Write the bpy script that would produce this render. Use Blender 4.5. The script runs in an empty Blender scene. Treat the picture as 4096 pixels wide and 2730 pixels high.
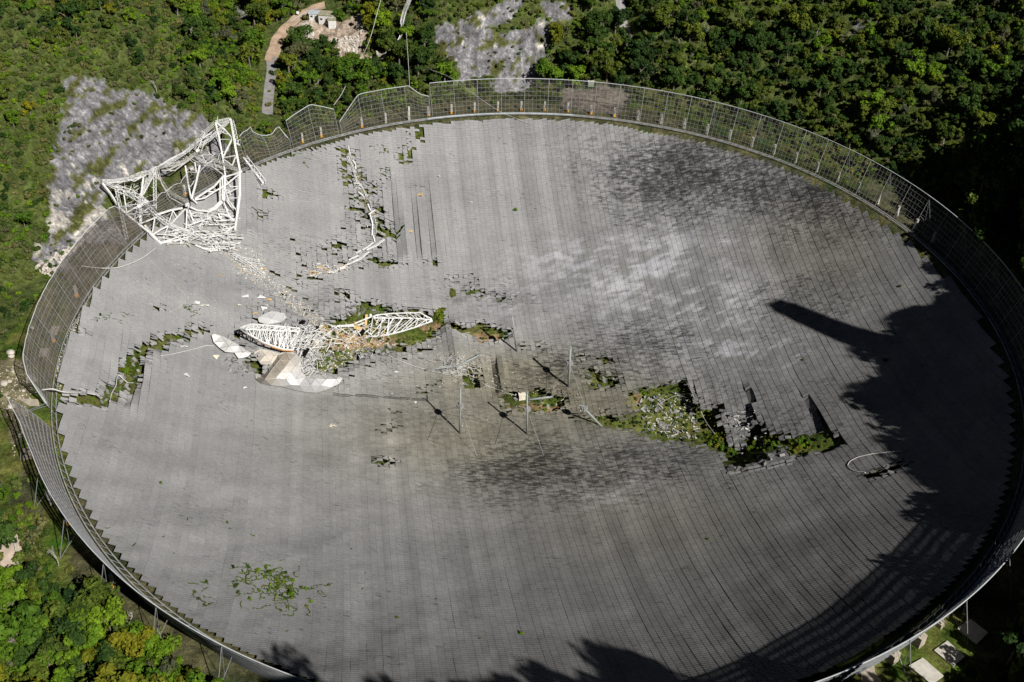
import bpy, bmesh, math, random
import numpy as np
from mathutils import Vector, Matrix
random.seed(7); RNG = np.random.default_rng(11)
S = bpy.context.scene
COL = S.collection
R_ = math.radians

# ------------------------------------------------------------------ camera, light, exposure
PW, PH, FOC = 4096.0, 2730.0, 4590.4
CAM = np.array([0.0, -306.17, 230.68])
PITCH, YAW, ROLL = 0.6614, -0.0300, 0.0259
_f = np.array([math.sin(YAW)*math.cos(PITCH), math.cos(YAW)*math.cos(PITCH), -math.sin(PITCH)])
_r = np.cross(_f, [0, 0, 1]); _r /= np.linalg.norm(_r); _u = np.cross(_r, _f)
CR = _r*math.cos(ROLL) + _u*math.sin(ROLL); CU = np.cross(CR, _f); CF = _f
cam = bpy.data.cameras.new('camera'); co = bpy.data.objects.new('camera', cam); COL.objects.link(co)
M = Matrix([[CR[0], CU[0], -CF[0], CAM[0]], [CR[1], CU[1], -CF[1], CAM[1]], [CR[2], CU[2], -CF[2], CAM[2]], [0, 0, 0, 1]])
co.matrix_world = M
cam.sensor_width = 36.0; cam.sensor_fit = 'HORIZONTAL'; cam.lens = 36.0*FOC/PW
cam.clip_start = 1.0; cam.clip_end = 9000.0
S.camera = co
SUN_AZ, SUN_EL = R_(137.2), R_(42.0)          # azimuth clockwise from +Y
w = bpy.data.worlds.new('World'); S.world = w; w.use_nodes = True
nt = w.node_tree; nt.nodes.clear()
sky = nt.nodes.new('ShaderNodeTexSky'); sky.sky_type = 'NISHITA'; sky.sun_disc = False
sky.sun_elevation = SUN_EL; sky.sun_rotation = SUN_AZ; sky.altitude = 300; sky.dust_density = 0.0; sky.air_density = 0.15
bg = nt.nodes.new('ShaderNodeBackground'); bg.inputs[1].default_value = 0.05
wo = nt.nodes.new('ShaderNodeOutputWorld'); nt.links.new(sky.outputs[0], bg.inputs[0]); nt.links.new(bg.outputs[0], wo.inputs[0])
SUND = np.array([math.sin(SUN_AZ)*math.cos(SUN_EL), math.cos(SUN_AZ)*math.cos(SUN_EL), math.sin(SUN_EL)])
sl = bpy.data.lights.new('sun', 'SUN'); sl.energy = 5.0; sl.angle = R_(0.5); sl.color = (1.0, 0.965, 0.915)
so = bpy.data.objects.new('sun', sl); COL.objects.link(so); so.location = (300, -300, 400)
so.rotation_euler = Vector(SUND).to_track_quat('Z', 'Y').to_euler()
S.view_settings.view_transform = 'Standard'; S.view_settings.look = 'None'; S.view_settings.gamma = 1
S.view_settings.exposure = 0.45; S.view_settings.use_curve_mapping = False
S.cycles.max_bounces = 4; S.cycles.diffuse_bounces = 2; S.cycles.transparent_max_bounces = 12

# ------------------------------------------------------------------ geometry of the place
RIM = 152.4; SR = 265.0; SC = np.array([0, 0, math.sqrt(SR*SR-RIM*RIM)])
GA = R_(10.7)                                  # panel grid is turned by this angle
GU = np.array([math.cos(GA), math.sin(GA)]); GV = np.array([-math.sin(GA), math.cos(GA)])
def proj(X):
    X = np.atleast_2d(X); v = X-CAM; d = v@CF
    return np.stack([PW/2+FOC*(v@CR)/d, PH/2-FOC*(v@CU)/d], 1)
def rays(P):
    P = np.atleast_2d(np.asarray(P, float))
    d = ((P[:, 0]-PW/2)/FOC)[:, None]*CR-((P[:, 1]-PH/2)/FOC)[:, None]*CU+CF
    return d/np.linalg.norm(d, axis=1)[:, None]
def on_z(P, z):
    d = rays(P); return CAM+d*((z-CAM[2])/d[:, 2])[:, None]
def on_dish(P):
    d = rays(P); o = CAM-SC; b = d@o; return CAM+d*(-b+np.sqrt(np.maximum(b*b-(o@o-SR*SR), 0)))[:, None]
def vhash(ix, iy, seed=0):
    h = (ix.astype(np.int64)*374761393+iy.astype(np.int64)*668265263+seed*974634777) & 0xffffffff
    h = ((h ^ (h >> 13))*1274126177) & 0xffffffff
    return ((h ^ (h >> 16)) & 0xffffff)/float(0xffffff)
def vnoise(x, y, seed=0):
    x = np.asarray(x, float); y = np.asarray(y, float); ix = np.floor(x); iy = np.floor(y); fx = x-ix; fy = y-iy
    fx = fx*fx*(3-2*fx); fy = fy*fy*(3-2*fy); a = vhash(ix, iy, seed); b = vhash(ix+1, iy, seed)
    c = vhash(ix, iy+1, seed); d = vhash(ix+1, iy+1, seed)
    return (a*(1-fx)+b*fx)*(1-fy)+(c*(1-fx)+d*fx)*fy
def fbm(x, y, seed=0, o=4):
    s = 0; a = .5; t = 0
    for k in range(o):
        s = s+a*vnoise(x*2**k+17*k, y*2**k-9*k, seed+k); t += a; a *= .5
    return s/t
def inpoly(P, poly):
    P = np.atleast_2d(P); x, y = P[:, 0], P[:, 1]; c = np.zeros(len(P), bool); n = len(poly)
    for i in range(n):
        x1, y1 = poly[i]; x2, y2 = poly[(i+1) % n]
        if y1 == y2: continue
        c ^= ((y1 > y) != (y2 > y)) & (x < (x2-x1)*(y-y1)/(y2-y1)+x1)
    return c
def segdist(P, A, B):
    P = np.atleast_2d(P); A = np.array(A, float); B = np.array(B, float); d = B-A
    t = np.clip(((P-A)@d)/(d@d), 0, 1); return np.hypot(*(P-A-t[:, None]*d).T)
def smooth(x, a, b):
    t = np.clip((x-a)/(b-a), 0, 1); return t*t*(3-2*t)
def sagz(x, y):
    return SC[2]-np.sqrt(np.maximum(SR*SR-x*x-y*y, 1))

V = 4096/2353.0                                # tracing scale of the overview
def vs(L): return [(a*V, b*V) for a, b in L]
# ---- holes torn in the dish, traced on the photograph (4096 px frame) and thrown back on the sphere
def Zf(ox, oy, k): return lambda L: [(ox+a*k, oy+b*k) for a, b in L]
ZA = Zf(0, 900, .638); ZB_ = Zf(1000, 0, .638); ZC = Zf(1300, 1000, .574); ZD = Zf(2400, 1300, .574)
ZP = Zf(360, 440, .4464); ZQ = Zf(820, 1150, .408); ZK = Zf(1180, 560, .3827); ZT_ = Zf(1100, 0, .2551); ZL = Zf(0, 1200, .5102)
HOLES = [ZA(h) for h in [
 [(500,1050),(560,1060),(610,1090),(640,1040),(670,990),(750,960),(755,890),(790,860),(820,810),(860,790),(960,740),(970,700),(1005,700),(1035,740),(1030,790),(950,800),(900,850),(905,890),(840,1010),(830,1040),(750,1060),(700,1090),(640,1140),(570,1130),(485,1115)],
 [(1140,655),(1160,650),(1170,700),(1130,730),(1060,730),(1035,740),(1020,688),(1140,690)], [(1180,645),(1220,638),(1250,650),(1240,678),(1190,690)],
 [(385,1078),(480,1098),(480,1112),(388,1092)], [(508,663),(552,675),(550,685),(512,677)], [(962,510),(1002,517),(1000,528),(966,524)], [(1560,820),(1640,840),(1675,910),(1620,950),(1570,900)],
 [(1258,620),(1298,622),(1290,645),(1262,642)], [(1855,330),(1885,330),(1880,352),(1855,352)], [(2120,405),(2195,430),(2195,455),(2125,430)]]]
HOLES += [ZC(h) for h in [
 [(225,375),(330,365),(430,385),(470,425),(560,415),(700,425),(760,420),(825,425),(835,530),(770,600),(640,655),(560,650),(530,720),(430,705),(260,730),(210,770),(110,850),(60,870),(0,860),(-60,800),(-60,700),(0,520),(180,460)],
 [(875,530),(1010,540),(1110,505),(1200,540),(1265,540),(1275,600),(1210,640),(1090,650),(1030,600),(960,600),(890,560)],
 [(960,860),(1070,830),(1085,940),(1010,950),(940,900)], [(1235,985),(1340,985),(1640,1000),(1660,1090),(1640,1125),(1440,1130),(1260,1110),(1240,1040)],
 [(1720,1160),(1890,1150),(1990,1140),(2091,1190),(2091,1240),(1960,1215),(1790,1170)], [(1810,850),(1850,840),(1960,880),(2010,870),(2040,950),(1970,970),(1860,960),(1810,910)],
 [(985,262),(1070,258),(1110,283),(1170,298),(1165,310),(1080,290),(1000,275)], [(1215,313),(1275,320),(1275,332),(1215,330)], [(90,285),(190,310),(200,345),(150,345)],
 [(275,20),(350,60),(440,85),(522,88),(520,108),(400,108),(290,62)], [(1500,655),(1547,662),(1545,682),(1505,680)], [(1362,662),(1392,666),(1388,684),(1364,682)], [(1762,742),(1797,746),(1792,764),(1763,762)],
 [(1900,742),(1945,742),(2010,775),(1970,792),(1910,768)], [(340,1468),(400,1448),(487,1475),(440,1502),(400,1492)], [(728,83),(766,86),(762,100),(728,98)], [(868,177),(932,180),(930,193),(868,192)],
 [(998,183),(1029,184),(1027,197),(998,197)], [(480,1100),(505,1105),(500,1125),(475,1120)], [(400,1245),(430,1252),(425,1262),(400,1260)], [(480,1210),(512,1214),(510,1224),(482,1222)], [(670,958),(706,962),(700,980),(668,976)], [(720,905),(752,910),(750,920),(722,918)]]]
HOLES += [ZD(h) for h in [
 [(195,480),(430,430),(600,390),(650,470),(740,545),(830,520),(870,640),(960,725),(1040,745),(1072,650),(1090,600),(1180,700),(1340,745),(1430,780),(1540,725),(1610,735),(1690,815),(1500,870),(1340,910),(1260,850),(1150,930),(1000,990),(900,1010),(870,900),(690,830),(500,800),(310,780),(250,620)],
 [(1835,1048),(1900,1018),(2000,998),(2150,936),(2152,950),(2000,1024),(1900,1067),(1845,1068)], [(0,610),(70,590),(90,640),(240,640),(290,700),(290,720),(110,720),(60,690),(0,700)]]]
HOLES += [ZB_(h) for h in [
 [(568,942),(642,942),(642,975),(600,960)], [(585,970),(612,985),(618,1100),(645,1165),(612,1165),(588,1060)], [(652,1055),(692,1055),(702,1130),(662,1105)], [(708,1178),(772,1192),(785,1215),(735,1230)],
 [(783,1295),(832,1328),(862,1402),(820,1425),(788,1402)], [(795,1430),(860,1426),(922,1448),(905,1492),(818,1488)], [(678,1238),(702,1233),(735,1292),(680,1285)], [(638,1298),(692,1308),(690,1338),(648,1328)],
 [(708,1338),(742,1342),(742,1382),(712,1375)], [(643,1353),(667,1358),(662,1388),(646,1378)], [(1070,742),(1217,738),(1217,762),(1070,762)], [(1043,748),(1072,758),(1072,832),(1122,812),(1122,830),(1062,852),(1018,848),(1018,818),(1043,810)],
 [(1080,858),(1062,892),(1038,908),(1000,948),(992,1008),(948,1012),(943,958),(1000,918),(1030,878)], [(823,1072),(877,1072),(852,1112),(823,1107)], [(462,903),(487,903),(487,935),(458,932)], [(803,920),(830,922),(828,938),(803,936)],
 [(783,1152),(834,1156),(832,1167),(783,1165)], [(73,1198),(110,1193),(150,1228),(202,1238),(150,1248),(88,1227)], [(1076,1200),(1102,1202),(1100,1214),(1076,1214)], [(50,1328),(90,1333),(85,1367),(60,1360)], [(345,925),(405,905),(410,935),(355,950)],
 [(1395,712),(1440,710),(1440,735),(1515,715),(1515,735),(1400,740)], [(500,1515),(580,1530),(590,1560),(500,1555)], [(920,1455),(945,1440),(942,1475),(925,1478)]]]
HOLES = [[(float(a), float(b)) for a, b in h] for h in HOLES]
def hole_mask(P):
    m = np.zeros(len(P), bool)
    for h in HOLES: m |= inpoly(P, h)
    return m

AZT = np.array([-180,-165,-150,-130,-112,-100, -90, -84, -76, -60, -50, -44, -40, -34, -26, -20, -15, -11,  -8,   2,   6,   9,  13,  30,  60,  72,  80, 105, 120, 126, 131, 142, 150, 158, 170, 180], float)
SLP = np.array([1.10, .35, .12, .05, .05, .12, .25, .60, .90, .95, .85, .60, .22, .12, .20, .35, .70, .95,1.10,1.15,1.00, .45, .75, .82, .80, .92,1.18,1.45,1.30, .85,1.15,1.15,1.15,1.40,1.45,1.00])
RZ0 = np.array([ 178, 182, 190, 190, 190, 190, 184, 176, 174, 174, 174, 174, 180, 180, 178, 176, 172, 176, 180, 182, 178, 172, 172, 176, 172, 166, 163, 162, 164, 186, 204, 206, 195, 180, 178, 178], float)
ZMX = np.array([ 120,  50,  30,  20,  20,  30,  60,  70,  90,  95,  90,  80,  60,  60,  70,  70,  80,  90,  95,  95,  90,  60,  80,  90,  75,  72,  88, 115, 105,  80,  80,  80, 120, 160, 170, 120], float)
def ground(x, y):
    x = np.asarray(x, float); y = np.asarray(y, float)
    r = np.hypot(x, y); az = np.degrees(np.arctan2(x, y)); az = np.where(az < -180, az+360, az)
    sl_ = np.interp(az, AZT, SLP); r0 = np.interp(az, AZT, RZ0); zm = np.interp(az, AZT, ZMX)
    n1 = fbm(x/38+5, y/38, 3, 4)-.5; n2 = fbm(x/9, y/9, 8, 3)-.5
    t = r-r0-n1*10*smooth(r, 175, 200)
    h = sl_*(np.sqrt(t*t+9)+t)/2
    h = zm*np.tanh(h/zm*0.95)/0.95*1.0
    out = -1.2+h+n1*14*smooth(h, 4, 30)+n2*2.4*smooth(h, 1, 8)+n2*.7
    # far hills
    out = out+smooth(r, 330, 900)*(fbm(x/160, y/160, 21, 3)-.45)*110
    # bowl
    ri = np.minimum(r, 156)
    bowl = sagz(x*ri/np.maximum(r, .1), y*ri/np.maximum(r, .1))-3.2-n1*3-n2*2.0
    bowl = bowl-smooth(-np.hypot((x-62)/42, (y-2)/27), -1, -.3)*7.5+1.6*smooth(r, 120, 148)
    k = smooth(r, 149.5, 154.5)
    return bowl*(1-k)+out*k
def hit(P, fn=None):
    """photo pixel -> first point on the terrain"""
    P = np.atleast_2d(np.asarray(P, float)); d = rays(P); t = np.full(len(P), 150.0); done = np.zeros(len(P), bool)
    for i in range(1100):
        X = CAM+d*t[:, None]; g = ground(X[:, 0], X[:, 1]); under = X[:, 2] <= g
        done |= under; t = np.where(done, t, t+.6)
        if done.all(): break
    lo, hi = t-.7, t
    for i in range(12):
        m = (lo+hi)/2; X = CAM+d*m[:, None]; u = X[:, 2] <= ground(X[:, 0], X[:, 1]); hi = np.where(u, m, hi); lo = np.where(u, lo, m)
    return CAM+d*hi[:, None]

# ------------------------------------------------------------------ helpers
def mesh_from(name, verts, faces, mat=None, smooth_=False, col=None, uv=None):
    me = bpy.data.meshes.new(name)
    verts = np.asarray(verts, np.float32)
    if isinstance(faces, np.ndarray) and faces.ndim == 2:
        k = faces.shape[1]; nf = len(faces)
        me.vertices.add(len(verts)); me.vertices.foreach_set('co', verts.ravel())
        me.loops.add(nf*k); me.loops.foreach_set('vertex_index', faces.astype(np.int32).ravel())
        me.polygons.add(nf); me.polygons.foreach_set('loop_start', np.arange(0, nf*k, k, dtype=np.int32))
        me.update(calc_edges=True)
    else:
        me.from_pydata(verts.tolist(), [], [tuple(f) for f in faces]); me.update()
    me.polygons.foreach_set('use_smooth', np.full(len(me.polygons), smooth_, bool))
    if col is not None:
        a = me.color_attributes.new('tint', 'FLOAT_COLOR', 'POINT')
        c = np.ones((len(verts), 4), np.float32); col = np.asarray(col); c[:, 3] = 0; c[:, :col.shape[-1]] = col; a.data.foreach_set('color', c.ravel())
    if mat: me.materials.append(mat)
    return me
def link(name, me, parent=None, loc=None):
    o = bpy.data.objects.new(name, me); COL.objects.link(o)
    if parent is not None: o.parent = parent
    if loc is not None: o.location = loc
    return o
def tag(o, label=None, cat=None, group=None, kind=None):
    if label: o['label'] = label
    if cat: o['category'] = cat
    if group: o['group'] = group
    if kind: o['kind'] = kind
    elif cat: o['kind'] = 'thing'
    return o
def empty(name, loc, label, cat, group=None):
    o = bpy.data.objects.new(name, None); COL.objects.link(o); o.location = loc; o.empty_display_size = 1
    return tag(o, label, cat, group)
class MB:
    """collects bars, boxes and tubes into one mesh (world coordinates)"""
    def __init__(s): s.v = []; s.f = []; s.n = 0
    def add(s, v, f):
        s.v.append(np.asarray(v, float)); s.f += [tuple(i+s.n for i in q) for q in f]; s.n += len(v)
    def tube(s, pts, r, k=5, r2=None, caps=True):
        pts = np.asarray(pts, float); n = len(pts)
        rr = np.linspace(r, r if r2 is None else r2, n)
        vv = []; prev = None
        for i in range(n):
            d = pts[min(i+1, n-1)]-pts[max(i-1, 0)]; d = d/(np.linalg.norm(d)+1e-9)
            a = prev if prev is not None else (np.array([0, 0, 1.]) if abs(d[2]) < .9 else np.array([1., 0, 0]))
            a = a-d*(a@d); a /= (np.linalg.norm(a)+1e-9); b = np.cross(d, a); prev = a
            ang = np.arange(k)*2*math.pi/k+math.pi/4
            vv.append(pts[i]+rr[i]*(np.cos(ang)[:, None]*a+np.sin(ang)[:, None]*b))
        f = [(i*k+j, i*k+(j+1) % k, (i+1)*k+(j+1) % k, (i+1)*k+j) for i in range(n-1) for j in range(k)]
        if caps: f += [tuple(range(k))[::-1], tuple((n-1)*k+j for j in range(k))]
        s.add(np.concatenate(vv), f); return s
    def bar(s, a, b, w_=.3, k=4): return s.tube([a, b], w_*.7071 if k == 4 else w_, k)
    def box(s, c, sx, sy, sz, rot=None):
        p = np.array([[x, y, z] for x in (-.5, .5) for y in (-.5, .5) for z in (-.5, .5)])*[sx, sy, sz]
        if rot is not None: p = p@np.array(rot).T
        s.add(p+np.asarray(c, float), [(0, 1, 3, 2), (4, 6, 7, 5), (0, 4, 5, 1), (2, 3, 7, 6), (0, 2, 6, 4), (1, 5, 7, 3)]); return s
    def quad(s, a, b, c, d): s.add([a, b, c, d], [(0, 1, 2, 3)]); return s
    def build(s, name, mat, parent=None, origin=None, smooth_=False):
        o0 = np.zeros(3) if origin is None else np.asarray(origin, float)
        v = np.concatenate(s.v)-o0
        q = np.array([len(f) for f in s.f])
        fs = np.array(s.f) if (q == q[0]).all() else s.f
        return link(name, mesh_from(name, v, fs, mat, smooth_), parent, o0 if parent is None else None)
def rotz(a): c, s_ = math.cos(a), math.sin(a); return np.array([[c, -s_, 0], [s_, c, 0], [0, 0, 1.]])
def rotx(a): c, s_ = math.cos(a), math.sin(a); return np.array([[1., 0, 0], [0, c, -s_], [0, s_, c]])
def roty(a): c, s_ = math.cos(a), math.sin(a); return np.array([[c, 0, s_], [0, 1., 0], [-s_, 0, c]])
def rrand(t): return rotz(random.uniform(0, 6.28))@rotx(random.uniform(-t, t))@roty(random.uniform(-t, t))

# ------------------------------------------------------------------ materials
class NT:
    def __init__(s, name, rough=.8, spec=.2, metal=0):
        s.m = bpy.data.materials.new(name); s.m.use_nodes = True; s.t = s.m.node_tree
        s.b = s.t.nodes['Principled BSDF']; s.out = s.t.nodes['Material Output']
        s.b.inputs['Roughness'].default_value = rough; s.b.inputs['Metallic'].default_value = metal
        s.b.inputs['Specular IOR Level'].default_value = spec
    def n(s, typ, **kw):
        x = s.t.nodes.new(typ)
        for k, v in kw.items():
            if k in x.inputs.keys() if isinstance(k, str) else False: s.set(x.inputs[k], v)
            else: setattr(x, k, v)
        return x
    def set(s, sock, v):
        if isinstance(v, bpy.types.NodeSocket): s.t.links.new(v, sock)
        elif isinstance(v, tuple) and len(v) == 3 and sock.type == 'RGBA': sock.default_value = (*v, 1)
        else: sock.default_value = v
    def noise(s, scale, detail=4, vec=None, rough=.6, stretch=None):
        x = s.t.nodes.new('ShaderNodeTexNoise'); x.inputs['Scale'].default_value = scale; x.inputs['Detail'].default_value = detail
        x.inputs['Roughness'].default_value = rough
        tc = s.t.nodes.new('ShaderNodeNewGeometry').outputs['Position'] if vec is None else vec
        if stretch is not None:
            mp = s.t.nodes.new('ShaderNodeMapping'); mp.inputs['Scale'].default_value = stretch[:3]
            if len(stretch) > 3: mp.inputs['Rotation'].default_value = (0, 0, stretch[3])
            s.t.links.new(tc, mp.inputs[0]); tc = mp.outputs[0]
        s.t.links.new(tc, x.inputs['Vector']); return x.outputs['Fac']
    def ramp(s, fac, stops):
        x = s.t.nodes.new('ShaderNodeValToRGB'); s.t.links.new(fac, x.inputs[0]); e = x.color_ramp.elements
        while len(e) < len(stops): e.new(.5)
        for i, (p, c) in enumerate(stops):
            e[i].position = p; e[i].color = (*c, 1) if isinstance(c, tuple) else (c, c, c, 1)
        return x.outputs[0]
    def mix(s, a, b, f, mode='MIX'):
        x = s.t.nodes.new('ShaderNodeMix'); x.data_type = 'RGBA'; x.blend_type = mode
        s.set(x.inputs[0], f); s.set(x.inputs[6], a); s.set(x.inputs[7], b); return x.outputs[2]
    def math(s, op, a, b=0.0):
        x = s.t.nodes.new('ShaderNodeMath'); x.operation = op; s.set(x.inputs[0], a); s.set(x.inputs[1], b); return x.outputs[0]
    def attr(s, name='tint'):
        x = s.t.nodes.new('ShaderNodeAttribute'); x.attribute_name = name; return x.outputs['Color']
    def color(s, c): s.set(s.b.inputs['Base Color'], c)
    def bump(s, h, strength=.4, dist=.2):
        x = s.t.nodes.new('ShaderNodeBump'); x.inputs['Strength'].default_value = strength; x.inputs['Distance'].default_value = dist
        s.t.links.new(h, x.inputs['Height']); s.t.links.new(x.outputs[0], s.b.inputs['Normal'])
def simple(name, c, rough=.8, var=.25, scale=.6, metal=0, spec=.2):
    m = NT(name, rough, spec, metal); n = m.noise(scale, 5)
    lo = tuple(x*(1-var) for x in c); hi = tuple(min(1, x*(1+var)) for x in c)
    m.color(m.ramp(n, [(.3, lo), (.7, hi)])); m.bump(m.noise(scale*4, 3), .2, .05); return m.m

# terrain
tm = NT('terrain_soil_and_rock', .95, .1)
fine = tm.noise(.42, 8, rough=.82); mid = tm.noise(.12, 4)
tc_ = tm.mix(tm.attr(), tm.ramp(fine, [(.36, .25), (.5, .85), (.64, 1.6)]), 1.0, 'MULTIPLY')
at_t = tm.t.nodes.new('ShaderNodeAttribute'); at_t.attribute_name = 'tint'
rkn = tm.noise(.55, 10, rough=.78, stretch=(1, 1, .55)); rkp = tm.ramp(rkn, [(.34, .26), (.46, .75), (.55, 1.05), (.63, 2.1)])
tc_ = tm.mix(tc_, tm.mix(tm.attr(), rkp, 1.0, 'MULTIPLY'), at_t.outputs['Alpha'])
tc_ = tm.mix(tc_, tm.ramp(mid, [(.3, .7), (.7, 1.2)]), .8, 'MULTIPLY')
tm.color(tc_); tm.bump(tm.math('ADD', fine, tm.math('MULTIPLY', rkn, at_t.outputs['Alpha'])), .9, 1.2); M_TERRAIN = tm.m
# panels
pm = NT('weathered_panel', .78, .2)
st = pm.noise(.8, 6, stretch=(.40, 1.5, 1, -R_(28)), rough=.72); st2 = pm.noise(2.0, 4, stretch=(.3, 2.4, 1, -GA), rough=.7)
at_n = pm.t.nodes.new('ShaderNodeAttribute'); at_n.attribute_name = 'tint'
thr = pm.math('MULTIPLY', at_n.outputs['Alpha'], .30); sm = pm.math('ADD', st, thr); big_n = pm.noise(.09, 4, rough=.65); sm = pm.math('ADD', sm, pm.math('MULTIPLY', pm.math('SUBTRACT', big_n, .5), .35))
mask = pm.ramp(sm, [(.60, 0.0), (.76, 1.0)])
pc = pm.mix(at_n.outputs['Color'], pm.ramp(st2, [(.32, .72), (.5, .98), (.68, 1.22)]), .8, 'MULTIPLY')
pc = pm.mix(pc, pm.mix(pc, (.24, .235, .235), 1.0, 'MULTIPLY'), mask)
pm.color(pc); pm.bump(pm.noise(2.5, 4), .35, .08); M_PANEL = pm.m
# leaves
def leafmat(name, base, dark, light, seed=0):
    m = NT(name, .7, .15)
    oi = m.t.nodes.new('ShaderNodeObjectInfo')
    c = m.ramp(oi.outputs['Random'], [(0, dark), (.35, base), (.8, light), (1, tuple(x*.75 for x in base))])
    c = m.mix(c, m.ramp(m.noise(.045, 3), [(.35, (.70, .80, .85)), (.65, (1.25, 1.22, .85))]), 1.0, 'MULTIPLY')
    c = m.mix(c, m.ramp(m.noise(.9, 3), [(.3, .55), (.7, 1.45)]), 1.0, 'MULTIPLY')
    m.color(c)
    tr = m.t.nodes.new('ShaderNodeBsdfTranslucent'); m.set(tr.inputs[0], c)
    mx = m.t.nodes.new('ShaderNodeMixShader'); mx.inputs[0].default_value = .25
    m.t.links.new(m.b.outputs[0], mx.inputs[1]); m.t.links.new(tr.outputs[0], mx.inputs[2]); m.t.links.new(mx.outputs[0], m.out.inputs[0])
    return m.m
M_LEAF = leafmat('forest_leaves', (.055, .085, .012), (.025, .048, .010), (.115, .125, .014))
M_SCRUB = leafmat('scrub_leaves', (.092, .132, .022), (.055, .075, .018), (.135, .135, .04))
M_BARK = simple('bark', (.16, .14, .115), .9)
M_DEAD = simple('dead_wood', (.35, .33, .30), .9)
M_STEEL = simple('galvanised_steel', (.24, .25, .255), .55, .2, .4, .3)
M_RUSTY = simple('weathered_steel', (.25, .25, .245), .7, .3, .4, .2)
M_TOPRAIL = simple('pale_steel', (.42, .44, .45), .6, .15, .4)
M_CONC = simple('concrete', (.34, .30, .24), .9, .3, .5)
M_YEL = simple('orange_paint', (.75, .36, .03), .7)
# wire mesh: fine net, denser when seen at a slant
def netmat(name, T):
    mm = NT(name, .7, .2)
    mm.color(mm.ramp(mm.noise(.25, 3), [(.35, (.10, .08, .065)), (.65, (.19, .16, .135))]))
    gg = mm.t.nodes.new('ShaderNodeNewGeometry'); dp = mm.t.nodes.new('ShaderNodeVectorMath'); dp.operation = 'DOT_PRODUCT'
    mm.t.links.new(gg.outputs['Incoming'], dp.inputs[0]); mm.t.links.new(gg.outputs['Normal'], dp.inputs[1])
    cosv = mm.math('MAXIMUM', mm.math('ABSOLUTE', dp.outputs['Value']), .04)
    op = mm.math('SUBTRACT', 1.0, mm.math('POWER', T, mm.math('DIVIDE', 1.0, cosv)))
    tp = mm.t.nodes.new('ShaderNodeBsdfTransparent'); mx = mm.t.nodes.new('ShaderNodeMixShader')
    mm.set(mx.inputs[0], op); mm.t.links.new(tp.outputs[0], mx.inputs[1]); mm.t.links.new(mm.b.outputs[0], mx.inputs[2]); mm.t.links.new(mx.outputs[0], mm.out.inputs[0])
    return mm.m
M_MESH = netmat('fine_wire_mesh', .92); M_MESHL = netmat('left_wire_mesh', .74); M_MESHD = netmat('dense_wire_mesh', .48)


# ------------------------------------------------------------------ terrain sheet
NA = 1150
rad = np.concatenate([np.arange(1, 150, 2.2), np.arange(150, 156, .8), np.arange(156, 320, 1.3), 320+1.3*np.cumsum(1.16**np.arange(48))])
rad = rad[rad < 6500]
th = np.arange(NA)*2*math.pi/NA
X = (rad[:, None]*np.sin(th)).ravel(); Y = (rad[:, None]*np.cos(th)).ravel(); Z = ground(X, Y)
P3 = np.stack([X, Y, Z], 1); PX = proj(P3); rr_ = np.hypot(X, Y)
infront = ((P3-CAM)@CF > 10)
# rock faces and bare ground, traced on the photograph
ROCK = [vs([(150,175),(205,172),(250,185),(262,208),(330,205),(395,240),(470,270),(480,300),(520,330),(480,400),(400,400),(330,420),(250,420),(235,470),(300,560),(200,560),(130,640),(70,590),(110,540),(120,470),(115,380),(130,310),(145,240)]),
        vs([(1000,60),(1060,50),(1110,25),(1180,-5),(1210,-5),(1170,45),(1120,70),(1160,75),(1255,45),(1262,100),(1240,150),(1225,215),(1150,220),(1110,195),(1060,185),(1050,150),(1000,105)]),
        vs([(535,0),(565,0),(572,50),(545,55)]), vs([(1950,40),(1975,30),(1985,75),(1965,85)]), vs([(1240,10),(1300,0),(1320,20),(1300,60),(1265,60)])]
RUBBLE = [vs([(700,60),(770,60),(830,30),(845,90),(830,120),(860,125),(885,140),(830,150),(780,130),(770,100),(720,105),(690,90)]), vs([(655,60),(720,45),(740,70),(725,105),(690,110),(680,70)])]
GRASS = [vs([(0,810),(60,760),(75,700),(110,640),(160,640),(160,1560),(60,900)]), vs([(30,760),(60,740),(110,900),(150,1050),(170,1210),(120,1180),(60,1060),(0,1200),(0,800)]),
         vs([(1230,180),(1500,190),(1700,260),(1900,350),(2000,420),(1960,450),(1700,330),(1480,250),(1230,240)]), vs([(1290,1500),(2200,1300),(2250,1568),(1290,1568)]),
         vs([(0,1170),(80,1190),(170,1240),(150,1300),(60,1360),(0,1330)])]
PARK = [vs([(1290,205),(1400,195),(1440,215),(1440,250),(1370,262),(1290,240)])]
n1 = fbm(X/6, Y/6, 31, 4); n2 = fbm(X/2.2, Y/2.2, 41, 3); n3 = fbm(X/30, Y/30, 51, 3)
tint = np.empty((len(X), 3)); tint[:] = (.078, .100, .026)
tint += (n1[:, None]-.5)*np.array([.05, .045, .01])
msk = lambda L: np.any([inpoly(PX, p) for p in L], axis=0) & infront
jit = np.stack([(n2-.5)*60, (n1-.5)*60], 1); PXj = PX+jit
mskj = lambda L: np.any([inpoly(PXj, p) for p in L], axis=0) & infront & (rr_ > 156) & (rr_ < 420)
rock = mskj(ROCK); grass = msk(GRASS) & (rr_ > 150); park = mskj(PARK); rub = mskj(RUBBLE)
apron = (rr_ > 151) & (rr_ < 170)
tint[apron] = np.array([.085, .085, .04])+((n1-.5)[:, None]*np.array([.14, .10, .06]))[apron]
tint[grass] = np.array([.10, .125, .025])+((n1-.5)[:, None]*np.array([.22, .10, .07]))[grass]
tint[grass & (Y > 60)] *= .55; tint[park] = (.17, .145, .12)
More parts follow.
